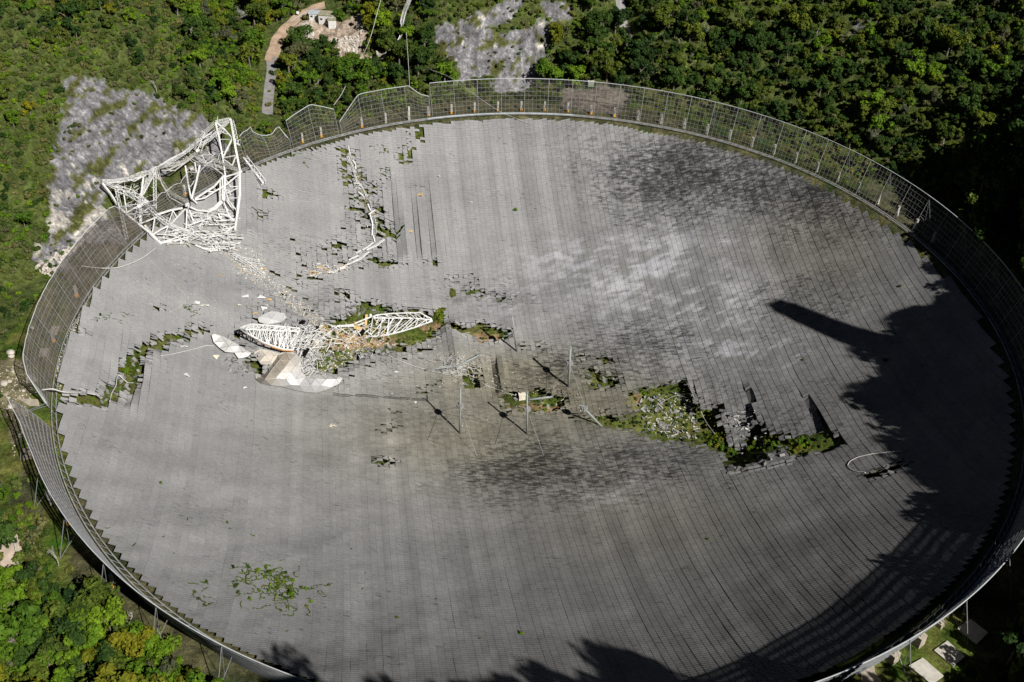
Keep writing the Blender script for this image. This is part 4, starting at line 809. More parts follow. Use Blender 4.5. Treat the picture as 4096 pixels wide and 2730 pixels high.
SCR = [(ZQ, (390,95), 2.2, 'white', 'bright white triangular metal scrap left of the grey dome patch'), (ZQ, (545,100), 2.0, 'white', 'bent white metal scrap just left of two small tan boards'), (ZQ, (320,185), 1.7, 'cream', 'cream and white scrap lying above the left tip of the feed arm'),
 (ZQ, (560,212), 1.9, 'white', 'white folded scrap touching the top of the grey dome patch'), (ZA, (1238,492), 1.5, 'white', 'left wing of the white winged scrap pair on the open left dish'), (ZA, (1290,510), 1.4, 'white', 'right wing of the white winged scrap pair on the open left dish'),
 (ZA, (1270,505), 1.2, 'cream', 'cream upright shard between two white wings of scrap'), (ZA, (2085,1262), 2.0, 'cream', 'pale curved scrap lying alone well below the dome skin'), (ZA, (1175,945), 2.0, 'white', 'white curved scrap alone on the dish below the left tear tip'), (ZA, (1530,1022), 1.1, 'white', 'small white scrap left of the large dome skin'),
 (ZA, (1155,762), 1.5, 'white', 'white triangular scrap at the upper end of the left tear'), (ZA, (1360,830), 1.6, 'cream', 'cream scrap just below the boat-shaped dome skin'), (ZC, (45,1228), 2.0, 'cream', 'pale scrap on the dish below the right tip of dome skin'), (ZC, (635,1070), 1.3, 'white', 'white curled scrap left of the cross-stayed pole'),
 (ZB_, (1390,1275), 1.3, 'white', 'thin white forked scrap on the upper middle dish'), (ZB_, (1185,1110), .8, 'white', 'small white scrap near the top of the pleated strips'), (ZB_, (1058,1220), 1.8, 'tan', 'tan plank lying on the pleated strips'), (ZB_, (1000,1450), 1.4, 'tan', 'tan and white plank at the foot of the pleated strips'),
 (ZA, (1650,275), 1.2, 'tan', 'orange board beside the bent lattice boom'), (ZQ, (620,118), 1.3, 'tan', 'upright orange board above the grey dome patch'), (ZQ, (490,250), 1.1, 'tan', 'orange square board left of the grey dome patch'), (ZA, (1375,315), .9, 'tan', 'lone orange board on the dish below the triangular wreck'),
 (ZP, (1160,1480), .8, 'tan', 'small orange board nearest the foot of the triangular wreck'), (ZC, (500,855), 1.0, 'white', 'white shard on the grey mound below the feed arm')]
MATS = {'white': M_WHITE, 'cream': simple('cream_sheet', (.66, .60, .46), .7), 'tan': M_TAN}
for zf, q, r_, m, lab in SCR:
    c = at(zf([q]), .25)[0]; k = 5; rg = random.Random(lab); ang = sorted(rg.uniform(0, 6.28) for _ in range(k))
    rim_ = [np.array([math.cos(a)*r_*rg.uniform(.6, 1.1), math.sin(a)*r_*rg.uniform(.4, .8), rg.uniform(0, .6)]) for a in ang]
    if m == 'tan': rim_ = [np.array([x*r_*.9, y*r_*.45, .1*x]) for x, y in ((-1, -1), (1, -1), (1.05, 1), (-.9, 1.1))]; k = 4
    v = rim_+[np.array([0, 0, .35 if m != 'tan' else .1])]; v = v+[p-[0, 0, .06] for p in v]
    f = [(i, (i+1) % k, k) for i in range(k)]+[(k+1+(i+1) % k, k+1+i, 2*k+1) for i in range(k)]+[(i, k+1+i, k+1+(i+1) % k, (i+1) % k) for i in range(k)]
    tag(link('scrap_board' if m == 'tan' else 'metal_scrap', mesh_from('scrap', v, f, MATS[m]), None, c), lab, 'board' if m == 'tan' else 'scrap')
def scatter(name, poly, n, smin, smax, mats, seed, parent=None):
    pts = at(sow(poly, n, seed), .12); rg = random.Random(seed); gr = {}
    for p in pts:
        m = rg.choice(mats); mb = gr.setdefault(m.name, (MB(), m))[0]; s_ = rg.uniform(smin, smax)
        if rg.random() < .35: mb.box(p, s_*rg.uniform(1.5, 4), s_*.25, .12, rrand(.3))
        else: mb.box(p, s_, s_*rg.uniform(.4, 1), .08, rrand(.4))
    for mb, m in gr.values(): tag(mb.build(name, m), kind='stuff')
DM = [M_WHITE, M_WHITE, M_CABLE, M_CABLE, M_PIL, M_GREYW, M_WHITE, M_TAN, MATS['cream'], M_PIL]
scatter('debris', ZP([(1290,1180),(1568,1300),(1568,1568),(1400,1500),(1250,1330),(1150,1280)]), 320, .15, .6, DM, 51)
scatter('debris', ZA([(1500,200),(1700,300),(1900,480),(2060,620),(1980,640),(1700,430),(1480,300)]), 560, .12, .6, DM, 52)
scatter('debris', ZQ([(830,60),(1000,200),(1250,380),(1100,380),(900,250),(780,120)]), 160, .12, .5, DM+[M_PIL]*2, 53)
scatter('debris', ZQ([(900,400),(1900,330),(1700,560),(1200,860),(900,880),(850,650)]), 420, .12, .6, DM, 54)
scatter('debris', ZA([(1000,150),(2195,60),(2195,600),(1500,560),(1100,480)]), 200, .08, .35, DM, 55)
scatter('debris', ZC([(300,560),(1700,850),(1700,1150),(1000,1250),(200,950)]), 160, .08, .3, DM, 56)
scatter('debris', ZQ([(1000,0),(2353,200),(2353,1100),(1350,1000)]), 120, .08, .35, DM, 57)
scatter('debris', ZC([(540,620),(1050,600),(1300,960),(1750,1000),(2080,1200),(1700,1130),(900,930)]), 260, .15, .6, [M_PIL, M_CABLE, M_GREYW, M_PANEL], 59)
scatter('debris', ZQ([(1050,560),(1900,490),(2000,560),(1500,700),(1350,830),(1150,850)]), 300, .15, .7, DM+[M_GREYW]*3, 60)
scatter('debris', ZD([(290,560),(420,470),(600,480),(690,640),(690,790),(500,790),(320,740)]), 230, .3, 1.2, [M_GREYW, M_PANEL, M_CABLE, M_PIL], 81)
scatter('debris', ZD([(880,620),(1060,560),(1170,700),(1150,840),(980,900),(900,780)]), 110, .3, 1.3, [M_GREYW, M_PANEL, M_CABLE], 82)
scatter('debris', ZP([(380,900),(640,1100),(860,1080),(1300,900),(1330,1280),(900,1250),(600,1200)]), 260, .12, .5, DM, 58)

# ---- stay poles in the middle of the dish
M_POLE = simple('grey_pole', (.23, .245, .24), .6, .15, .5)
def pole(base, top, label, r_=.36, stays=True, collar_t=.62):
    B, T_ = at([base], 0)[0], at([base], 0)[0]; d = rays([top])[0]
    t = (np.hypot(*(B[:2]-CAM[:2])))/np.hypot(*d[:2]); T_ = CAM+d*t; B0 = B-(T_-B)/np.linalg.norm(T_-B)*1.5
    rt = empty('stay_pole', tuple(B), label, 'pole', 'grey poles at the dish centre')
    MB().tube([B0, T_], r_, 10, r2=r_*.8).build('shaft', M_POLE, rt, B, True)
    c = B+(T_-B)*collar_t; mb = MB()
    for a in range(4): mb.box(c+np.array([math.cos(a*1.571+.4), math.sin(a*1.571+.4), 0])*.9, .5, 1.3, 1.2, rotz(a*1.571+.4))
    mb.tube([c-[0, 0, .9], c+[0, 0, .9]], .65, 8); mb.build('collar', M_RUSTY, rt, B)
    MB().tube([T_, T_+[0, 0, .4]], r_*1.15, 8).build('cap', M_POLE, rt, B)
    if stays:
        for a in (.55, 2.1, 3.7, 5.25):
            e = c+np.array([math.cos(a)*13, math.sin(a)*13, 0]); e[2] = float(lay_z(e[0], e[1])[0])+.1
            MB().tube([c, (c+e)/2-[0, 0, .25], e], .06, 4).build('guy_wire', M_RUSTY, rt, B)
    return rt
pole((1839,1735), (1842,1554), 'grey pole with four stays, nearest the viewer and leftmost of the standing poles')
pole((2108,1737), (2109,1574), 'grey pole just below the small green hole with a fallen pole')
pole((2274,1548), (2282,1393), 'grey pole standing rightmost at the dish centre', .5)
pole((2068,1407), (2049,1267), 'thin grey pole leaning at the edge of the upper green hole', .36, False, .6)
pole((2400,1700), (2329,1626), 'leaning grey pole with its head in the broken panels on the right', .42, False, .9)
def lying(L, h, label, r_=.42):
    P = at(L, h); o0 = P[0]; rt = empty('fallen_pole', tuple(o0), label, 'pole'); MB().tube(P, r_, 8).build('shaft', M_POLE, rt, o0, True)
    MB().box(P[-1], .9, .9, .7, rrand(.3)).build('collar', M_RUSTY, rt, o0); return rt
lying(ZC([(700,838),(900,812)]), [.5, 1.0], 'left piece of the broken pole lying in a coil of cables', .36)
lying(ZC([(910,818),(1082,730)]), [.8, 2.6], 'right piece of the broken pole, propped up out of the cable coil', .42)
lying(ZC([(1420,1045),(1585,1024)]), [1.2, .8], 'fallen pole lying across the small green hole behind a standing pole')
c = at(ZC([(1373,1025)]), 1.0)[0]; mb = MB(); mb.box(c, 2.4, 1.6, 3.0, rotz(.2)); mb.box(c+[0, -.2, 1.6], 2.7, 1.9, .25, rotz(.2))
tag(mb.build('equipment_box', simple('cream_box', (.62, .57, .47)), None, c), 'cream upright box at the left end of the small green hole', 'cabinet')

# ---- cables
def cable(L, label, r_=.14, zf=None, h=.35, name='fallen_cable', mat=None, group=None):
    L = zf(L) if zf else L; P = []
    for (a, b) in zip(L[:-1], L[1:]):
        for k in range(6): P.append((a[0]+(b[0]-a[0])*k/6, a[1]+(b[1]-a[1])*k/6))
    P.append(L[-1]); hh = h if isinstance(h, (int, float)) else np.interp(np.arange(len(P)), np.linspace(0, len(P)-1, len(h)), h)
    X_ = at(P, hh)
    for _ in range(2): X_[1:-1] = (X_[:-2]+X_[1:-1]*2+X_[2:])/4
    o0 = X_[0].copy(); return tag(MB().tube(X_, r_, 5).build(name, mat or M_CABLE, None, o0, True), label, 'cable', group)
cable([(200,1080),(240,1066),(300,1040),(345,1022),(400,1003),(445,987)], 'thin wire hanging under the standing left ground screen', .05, Zf(0, 380, .638), .4) if False else None
cable([(510,258),(560,265),(650,273),(740,270),(830,240),(900,205),(985,140)], 'pale cable looping from the left ground screen over the dish edge', .18, ZA, [3, 2, 1.2, .8, .8, 1, 1.5])
cable([(215,1055),(260,1035),(330,1028),(400,1050),(520,1050),(600,1065)], 'thick pale cable arching out of the left tear over the ground screen gap', .24, ZA, [2.5, 4, 4, 2, 1, .6])
cable([(840,990),(800,992),(770,965),(745,940),(732,965),(728,1010),(700,1055),(688,1110)], 'white cable curling inside the left green tear', .16, ZA, [.6, 1.2, 2, 2.4, 1.6, 1, .5])
cable([(960,825),(1060,815),(1150,795),(1230,775),(1290,757),(1345,760)], 'pale cable running from the left tear to the boat-shaped dome skin', .15, ZA, .4)
cable([(890,180),(960,240),(1040,320),(1110,390),(1160,440),(1165,480),(1120,520),(1060,550)], 'thin wire wandering down the open left dish', .07, ZA, .25)
cable([(780,270),(850,350),(930,420),(1020,500),(1120,590)], 'straight thin wire on the left dish below the looping cable', .05, ZA, .25)
cable([(190,1480),(10,1270),(120,1290),(250,1335),(380,1345),(480,1410),(580,1500)][1:], 'thin pale wire drifting across the dish left of the catwalk trail', .06, Zf(1180, 275, .3827), .25)
cable([(980,205),(990,350),(998,480),(1000,543)], 'thin vertical cable hanging from above to the bent ground screen peak', .09, ZB_, [30, 22, 16, 13.6])
cable([(830,-30),(800,70),(770,190),(740,280),(712,340)], 'steel cable falling down the wooded slope to the concrete anchor', .13, ZB_, [22, 18, 13, 9, 5])
cable([(1110,430),(1250,480),(1400,590),(1560,700),(1760,780)], 'thin wire sagging through the far ground screen onto the dish', .06, ZB_, [8, 11, 9, 3, .3])
cable([(600,540),(570,600),(525,660)], 'pale frayed cable leaning on the kinked ground screen', .12, ZB_, [12, 11, 10])
cable([(1725,980),(1740,950),(1800,920),(1900,898),(2000,888),(2110,878)], 'pale cable lying in an arc at the shaded right side of the dish', .13, ZD, .3)
cable([(1725,980),(1750,1010),(1790,1022),(1840,1025),(1862,1040)], 'lower half of the pale cable arc ending at the dark slit', .13, ZD, .3)
cable([(140,990),(300,620),(400,560),(500,500),(640,470),(740,680)][2:], 'thin cable strung across the top of the lit right hole', .06, ZD, 1.0)
cable([(600,395),(640,470),(690,580),(740,680),(800,760)], 'dark thin cable crossing the deep right hole', .07, ZD, [.6, 3, 4, 4, 3])
cable([(350,700),(450,740),(560,790),(680,830),(760,840)], 'cable bundle running from the feed arm to the toppled pole', .12, ZC, .4)
cable([(700,838),(820,860),(960,850),(1060,900),(1130,950),(1240,985),(1340,1020)], 'cable draped from the toppled pole to the small green hole', .1, ZC, .5)
cable([(865,540),(900,570),(960,585),(1010,575)], 'short cable loop at the edge of the upper green hole', .1, ZC, .8)
rg = random.Random(5); mb = MB(); cc = at(ZC([(840,800), (960,860), (900,820), (1000,900)]), .6)
for k in range(34):
    c = cc[rg.randrange(4)]+[rg.gauss(0, 2.2), rg.gauss(0, 1.6), 0]; r_ = rg.uniform(1.2, 3.6); a0 = rg.uniform(0, 6.3)
    P = [c+np.array([math.cos(a0+t)*r_, math.sin(a0+t)*r_*.6, .3+.5*math.sin(t*1.3+k)]) for t in np.linspace(0, rg.uniform(1.5, 5), 12)]
    for p in P: p[2] = float(lay_z(p[0], p[1])[0])+.25+.3*abs(math.sin(p[0]+k))
    mb.tube(P, .09, 4)
tag(mb.build('cable_coil', M_CABLE, None, cc[2]), 'tangled coil of grey cables around the broken pole pieces', 'cable')

# ---- top of the valley: catwalk, sheds, roads
o0 = hit([(1580, 150)])[0]
cwk = empty('hanging_catwalk', tuple(o0), 'narrow white truss catwalk hanging down the wooded slope at the top', 'catwalk')
CP = ZT_([(2125,-30),(2090,60),(2035,190),(2005,300),(1990,380)]); cp = at(CP, [18, 16, 13, 11, 10])
side = np.array([.9, .1, 0])
for s_ in (-1, 1): MB().tube(cp+side*s_*.75, .12, 4).build('side_rail', M_WHITE, cwk, o0); MB().tube(cp+side*s_*.75+[0, 0, 1.1], .1, 4).build('hand_rail', M_WHITE, cwk, o0)
for k in range(26):
    p = samp(cp, k/25); MB().bar(p-side*.75, p+side*.75, .1).build('rung', M_WHITE, cwk, o0)
cp2 = at(ZT_([(1990,380),(1950,500),(1960,570),(1900,680),(1870,770)]), [10, 7, 6, 4, 2])
MB().tube(cp2, .3, 4).build('crumpled_end', M_WHITE, cwk, o0); MB().tube(cp2+[.9, 0, .5], .14, 4).build('crumpled_end', M_GREYW, cwk, o0)
def shed(q, sx, sy, h, rz, roofm, wallm, label, tilt=0, door=True, lean=.0):
    c = hit(ZT_([q]))[0]; rt = empty('shed', tuple(c), label, 'shed'); Rm = rotz(rz)@rotx(tilt)
    def B(name, loc, s3, m): mb = MB(); mb.box(c+Rm@np.array(loc), *s3, rot=Rm); mb.build(name, m, rt, c)
    t = .25
    B('wall', (0, -sy/2, h/2-.5), (sx, t, h+1), wallm); B('wall', (0, sy/2, h/2-.5), (sx, t, h+1), wallm); B('wall', (-sx/2, 0, h/2-.5), (t, sy-t-.01, h+.99), wallm); B('wall', (sx/2, 0, h/2-.5), (t, sy-t-.01, h+.99), wallm)
    B('roof', (0, 0, h+.16), (sx+.7, sy+.7, .3), roofm)
    if door: B('door', (sx*.05, -sy/2-.14, 1.05), (1.0, .06, 2.1), M_RUSTY); B('window', (-sx*.3, -sy/2-.14, 1.7), (1.1, .06, .9), M_DARK)
    return rt
M_DARK = simple('dark_glass', (.03, .035, .04), .3)
M_SHEDW = simple('white_render', (.58, .57, .54), .85, .15, .8); M_ROOF = simple('mossy_flat_roof', (.26, .25, .17), .9, .35, .7); M_ROOFB = simple('blue_grey_roof', (.36, .40, .44), .8, .2, .6)
shed((820,330), 6.8, 5.0, 3.6, -.12, M_ROOF, M_SHEDW, 'white shed with a mossy flat roof at the top of the valley')
shed((900,410), 3.4, 3.0, 3.4, .12, M_ROOF, M_SHEDW, 'small white annex with its own flat roof in front of the mossy shed', door=False)
shed((640,290), 5.6, 3.6, 2.8, .05, M_ROOFB, M_SHEDW, 'half wrecked shed with a blue-grey roof left of the mossy shed')
c = hit(ZT_([(560, 570)]))[0]; rt = empty('collapsed_hut', tuple(c), 'collapsed white concrete hut leaning among rubble below the sheds', 'hut')
for q, s3, ry, m in (((.6, 0, 2), (3.0, 3.6, .4), 1.05, M_SHEDW), ((-1.2, .3, 2.6), (3.6, 3.4, .35), -.5, M_SHEDW), ((.2, -1.5, 1.2), (2.4, .4, 3.2), .1, M_PIL), ((-2.0, -.6, 1.0), (.3, .3, 3.6), .7, M_WHITE), ((-1.4, -.9, .9), (.3, .3, 3.4), .6, M_WHITE), ((-2.8, .3, 2.4), (3, .9, .25), -.35, M_ROOFB)):
    MB().box(c+np.array(q), *s3, rot=rotz(.1)@roty(ry)).build('slab' if s3[0] > 1 else 'column', m, rt, c)
c = hit(ZT_([(1685, 945)]))[0]; rt = empty('anchor_block', tuple(c), 'weathered concrete block with rust streaks among trees on the valley floor', 'concrete block')
MB().box(c+[0, 0, 1.5], 4.2, 3.2, 4.2, rotz(.15)).build('block', M_CONC, rt, c); MB().box(c+[-1.9, 0, 3.3], 1.8, 3.6, .4, rotz(.25)@roty(.4)).build('cap_slab', M_PIL, rt, c)
M_ASPH = simple('worn_asphalt', (.20, .19, .185), .95, .2, .5); M_DIRT = simple('orange_dirt', (.33, .24, .17), .95, .3, .3)
def road(name, L, w_, mat, lift=.12):
    L2 = []
    for a, b in zip(L[:-1], L[1:]):
        for k in range(8): L2.append((a[0]+(b[0]-a[0])*k/8, a[1]+(b[1]-a[1])*k/8))
    C_ = hit(L2+[L[-1]])
    for _ in range(3): C_[1:-1] = (C_[:-2]+2*C_[1:-1]+C_[2:])/4
    v = []
    for i in range(len(C_)):
        d = C_[min(i+1, len(C_)-1)]-C_[max(i-1, 0)]; n = np.array([d[1], -d[0], 0]); n /= np.linalg.norm(n)+1e-9
        for s_ in np.linspace(-.5, .5, 5):
            p = C_[i]+n*w_*s_; p[2] = max(float(ground(p[0], p[1]))+lift, C_[i][2]+lift*.6); v.append(p)
    n = len(C_); f = [(i*5+j, (i+1)*5+j, (i+1)*5+j+1, i*5+j+1) for i in range(n-1) for j in range(4)]
    tag(link(name, mesh_from(name, v, f, mat, True)), kind='structure'); return C_
ROAD1 = [(1345,18),(1270,32),(1225,55),(1180,85),(1150,110)]
road('road', [(1085,230),(1088,290),(1078,350),(1072,410),(1070,460)], 4.5, M_ASPH)
road('dirt_road', [(1300,26),(1225,50),(1175,85),(1140,120),(1110,160),(1095,215),(1085,250)], 6.0, M_DIRT, .2)
road('valley_track', [(2478,-10),(2484,60),(2498,130),(2515,195)], 5.0, M_ASPH)
gp = hit(ZT_([(240,372),(320,320),(410,265),(500,213),(590,182),(688,152)])); gr = empty('guard_rail', tuple(gp[0]), 'pale guard rail along the bend of the dirt road above the sheds', 'guard rail')
MB().tube(gp+[0, 0, .8], .16, 4).build('rail', M_TOPRAIL, gr, gp[0])
for k in range(11):
    p = samp(gp, k/10); MB().bar(p-[0, 0, .3], p+[0, 0, .8], .14).build('post', M_TOPRAIL, gr, gp[0])
c = hit(ZT_([(362,262)]))[0]; sg = empty('road_sign', tuple(c), 'small white sign board beside the dirt road bend', 'sign'); MB().bar(c-[0, 0, .3], c+[0, 0, 2], .12).build('post', M_STEEL, sg, c); MB().box(c+[0, -.1, 2], 1.2, .08, 1.3, rotz(.4)).build('board', M_WHITE, sg, c)
c = hit([(2363, 345)])[0]; bx_ = empty('utility_cabinet', tuple(c), 'grey-green utility cabinet on the gravel lot behind the far screen', 'cabinet')
MB().box(c+[0, 0, 1.1], 2.6, 1.6, 2.2).build('body', simple('grey_green_paint', (.24, .29, .24)), bx_, c); MB().box(c+[0, 0, 2.3], 2.9, 1.9, .2).build('lid', M_PIL, bx_, c)

# ---- apron pads, piers, boulders, stays on the near side
def slab(L, label, h=.5, mat=None, name='concrete_pad', cat='concrete pad', group=None):
    P = hit(L); c = P.mean(0); n = len(P); z = P[:, 2].mean()+h
    v = [(p[0], p[1], z) for p in P]+[(p[0], p[1], z-1.5) for p in P]
    f = [tuple(range(n)), tuple(range(2*n-1, n-1, -1))]+[(i, i+n, (i+1) % n+n, (i+1) % n) for i in range(n)]
    return tag(link(name, mesh_from(name, np.array(v)-c, f, mat or M_CONC), None, c), label, cat, group)
ZE = Zf(2800, 1800, .5931)
slab(ZE([(1820,1150),(1940,1240),(1865,1315),(1730,1210)]), 'flat concrete pad in deep shade, farthest right outside the screen', mat=M_PIL)
slab(ZE([(1665,1295),(1785,1400),(1705,1468),(1575,1360)]), 'flat concrete pad in deep shade, middle one of three outside the screen', mat=M_PIL)
slab(ZE([(1500,1410),(1640,1530),(1560,1590),(1405,1465)]), 'flat concrete pad lit in streaks of sun at the bottom right corner', mat=M_PIL)
slab(ZE([(1170,1420),(1080,1470),(1090,1620),(1270,1620),(1180,1500)]), 'worn bare concrete floor below the rim at the bottom right', .12)
for q, s3, lab in (((1465,1310), (2.4, 2.4, 4.5), 'tall square concrete pier under the near right screen, farther one'), ((1290,1420), (2.4, 2.4, 4.0), 'tall square concrete pier under the near right screen, nearer one'), ((1615,1190), (1.6, 1.6, 2.4), 'short concrete pier in the shade under the near right screen')):
    c = hit(ZE([q]))[0]; mb = MB(); mb.box(c+[0, 0, s3[2]/2-.8], *s3, rot=rotz(.7)); mb.box(c+[.2, 0, s3[2]-.7], 1.2, 1.2, .6, rotz(.3)); tag(mb.build('concrete_pier', M_CONC, None, c), lab, 'pier')
for L, lab in (([(210,595),(265,590),(295,640),(205,655)], 'pale concrete footing behind the broken end of the left screen, upper one'), ([(140,780),(300,785),(310,830),(230,835)], 'pale concrete footing in the gap of the left ground screen'), ([(172,965),(190,968),(200,1050),(170,1055)], 'narrow pale footing left of the leaning screen end'), ([(180,1175),(240,1155),(268,1235),(185,1262)], 'broad pale concrete footing under the lower left screen'),
               ([(320,390),(390,380),(370,440),(300,450)], 'pale concrete footing seen through the left screen mesh, lower one'), ([(400,215),(470,210),(450,275),(370,285)], 'pale concrete footing seen through the left screen mesh, upper one')):
    slab(ZL(L), lab, .35, M_CONC, 'concrete_footing', 'footing')
slab([(180,1968),(198,1975),(212,2020),(200,2025)], 'white and orange bollard-like block leaning outside the lower left screen', .9, M_PIL, 'marker_block', 'block')
def rock_me(seed):
    bm = bmesh.new(); bmesh.ops.create_icosphere(bm, subdivisions=2, radius=1); rg = random.Random(seed)
    o3 = [Vector((rg.uniform(-1, 1), rg.uniform(-1, 1), rg.uniform(-1, 1))).normalized() for _ in range(9)]
    for v in bm.verts:
        d = v.co.normalized(); k = 1.0
        for q in o3: k = min(k, .78/max(d.dot(q), .5))
        v.co = d*k; v.co.z *= .65
    me = bpy.data.meshes.new('boulder'); bm.to_mesh(me); bm.free(); me.materials.append(M_ROCKS); return me
M_ROCKS = simple('pale_limestone', (.42, .38, .33), .95, .25, .9)
RM = [rock_me(k) for k in range(5)]
BO = [((83,415),1.6,'large cream boulder on the grass outside the left screen'), ((90,445),1.2,'second cream boulder just below the large one on the left grass'), ((35,658),1.5,'cream boulder at the left edge beside a crushed pale stone'), ((75,642),1.0,'crushed pale stone right of the edge boulder'), ((85,835),1.5,'pale stone by the pointed end of the lower screen'), ((250,222),1.1,'pale stone showing at the top rail of the left screen'), ((185,716),.7,'small stone on bare ground above the screen gap'), ((100,565),.6,'small stone in the middle of the left grass'), ((70,770),.6,'small stone left of the screen gap')]
for q, s_, lab in BO:
    c = hit(ZL([q]))[0]; o = link('boulder', random.choice(RM)); o.location = c+[0, 0, .1]; o.scale = (s_, s_*.8, s_*.8); o.rotation_euler = (0, 0, random.uniform(0, 6)); tag(o, lab, 'boulder')
def stones(poly, n, s0, s1, seed, name='stones'):
    pts = hit(sow(poly, n, seed)); mb = MB(); rg = random.Random(seed)
    for p in pts: mb.box(p, rg.uniform(s0, s1), rg.uniform(s0, s1), rg.uniform(s0, s1)*.7, rrand(1))
    tag(mb.build(name, M_ROCKS), kind='stuff')
stones(ZL([(0,560),(200,440),(250,700),(200,1000),(100,1250),(90,950),(0,850)]), 150, .15, .5, 61)
stones(ZT_([(850,620),(1350,560),(1300,850),(1050,800),(850,880)]), 260, .3, 1.5, 62, 'rubble'); stones(ZT_([(380,380),(580,320),(600,440),(380,460)]), 130, .2, .8, 63, 'rubble'); stones(ZT_([(1280,230),(1430,210),(1400,480),(1330,560),(1290,400)]), 90, .3, 1.3, 64, 'rubble')
stones(ZL([(560,200),(700,0),(640,120),(500,480),(470,720),(430,560)]), 240, .15, .45, 65)
stones(ZA([(215,260),(500,100),(560,60),(400,230),(320,330),(230,280)]), 160, .3, 1.3, 66, 'rubble')
# retaining walls and trail bottom left
ZLB = Zf(0, 1800, .5931)
for L, lab in (([(-10,492),(60,550),(95,600),(112,680),(128,815)], 'low pale wall edging the curved path at the left frame edge'), ([(182,1035),(240,1110),(300,1180),(352,1238)], 'low pale wall edging the short path in the bottom left forest')):
    P = hit(ZLB(L)); P = np.array([samp(P, t) for t in np.linspace(0, 1, 16)]); mb = MB()
    P[:, 2] = [float(ground(a, b)) for a, b in P[:, :2]]; mb.tube(P+[0, 0, .5], .32, 4); mb.tube(P-[0, 0, .2], .4, 4)
    tag(mb.build('path_wall', M_PIL, None, P[0]), lab, 'wall')
road('path', ZLB([(20,470+90),(55,620),(75,700),(80,790)]), 5.5, simple('pinkish_path', (.42, .34, .27), .95, .25, .4))
road('path', ZLB([(165,1050),(210,1120),(260,1190),(310,1240)]), 5.5, simple('brown_path', (.30, .22, .16), .95, .3, .4))

# ------------------------------------------------------------------ vegetation
def leaf_cloud(rg, lobes, n, size, flatten=.85):
    v = []; f = []
    for i in range(n):
        c, r_ = lobes[rg.randrange(len(lobes))]
        d = np.array([rg.gauss(0, 1), rg.gauss(0, 1), rg.gauss(0, 1)+.35]); d /= np.linalg.norm(d)
        rr__ = r_*(rg.uniform(.72, 1.06) if rg.random() < .85 else rg.uniform(.2, .8)); p = c+d*rr__*[1, 1, flatten]
        nrm = d+np.array([rg.gauss(0, .5), rg.gauss(0, .5), rg.gauss(0, .5)+.35]); nrm /= np.linalg.norm(nrm)
        a = np.cross(nrm, [rg.gauss(0, 1), rg.gauss(0, 1), rg.gauss(0, 1)]); a /= np.linalg.norm(a)+1e-9; b = np.cross(nrm, a)
        s_ = size*rg.uniform(.55, 1.25); k = len(v)
        v += [p+a*s_, p+b*s_*.7+nrm*s_*.15, p-a*s_*.9, p-b*s_*.75+nrm*s_*.1]; f.append((k, k+1, k+2, k+3))
    return v, f
def crown_me(name, seed, R0, H, n, size, mat, nl=7):
    rg = random.Random(seed); lobes = []; nl = 11
    for i in range(nl):
        a = rg.uniform(0, 6.283); q = R0*rg.uniform(.15, .85)
        lobes.append((np.array([math.cos(a)*q, math.sin(a)*q, H*(rg.uniform(.50, .95)-.25*q/R0)]), R0*rg.uniform(.16, .42)))
    v, f = leaf_cloud(rg, lobes, n, size); return mesh_from(name, v, f, mat), lobes
def trunk_me(name, seed, H, lobes, mat, r_=.28):
    mb = MB(); rg = random.Random(seed); t = np.array([rg.uniform(-.3, .3), rg.uniform(-.3, .3), H*.5]); mb.tube([(0, 0, -1.2), t*.5, t], r_, 6, r2=r_*.6)
    for c, r2 in lobes[:6]: mb.tube([t*.85, (t+c)/2+[0, 0, .3], c], r_*.45, 4, r2=.05, caps=False)
    return mesh_from(name, np.concatenate(mb.v), mb.f, mat)
def dead_me(name, seed, H, mat):
    rg = random.Random(seed); mb = MB()
    def br(p, d, L, r_, k):
        e = p+d*L; mb.tube([p, (p+e)/2+np.array([rg.gauss(0, .06*L), rg.gauss(0, .06*L), 0]), e], r_, 4, r2=r_*.55, caps=False)
        if k:
            for _ in range(3):
                q = d+np.array([rg.gauss(0, .55), rg.gauss(0, .55), rg.gauss(0, .3)]); br(p+d*L*rg.uniform(.55, 1), q/np.linalg.norm(q), L*.62, r_*.55, k-1)
    br(np.array([0, 0, -.5]), np.array([.05, 0, 1.]), H*.45, .16, 3); return mesh_from(name, np.concatenate(mb.v), mb.f, mat)
TONES = {'bright green': leafmat('bright_green_leaves', (.085, .155, .010), (.060, .115, .010), (.120, .190, .012)),
         'dark green': leafmat('dark_green_leaves', (.030, .062, .012), (.020, .044, .010), (.044, .080, .014)),
         'olive green': leafmat('olive_green_leaves', (.068, .098, .014), (.045, .070, .012), (.100, .122, .016)),
         'yellow green': leafmat('yellow_green_leaves', (.125, .135, .010), (.100, .115, .010), (.160, .155, .012)),
         'grey green': leafmat('grey_green_leaves', (.090, .095, .055), (.065, .072, .04), (.125, .125, .08))}
TN = list(TONES); SHAPES = []
for k in range(5):
    R0 = [3.6, 4.2, 3.0, 4.8, 3.4][k]; H = [8, 9, 8.5, 9.5, 7][k]
    for tn in TN:
        cm, lob = crown_me('crown', 100+k, R0, H, [1000, 1300, 850, 1500, 900][k], .42, TONES[tn]); SHAPES.append((k, tn, cm, trunk_me('trunk', k, H, lob, M_BARK) if tn == TN[0] else SHAPES[k*5][3]))
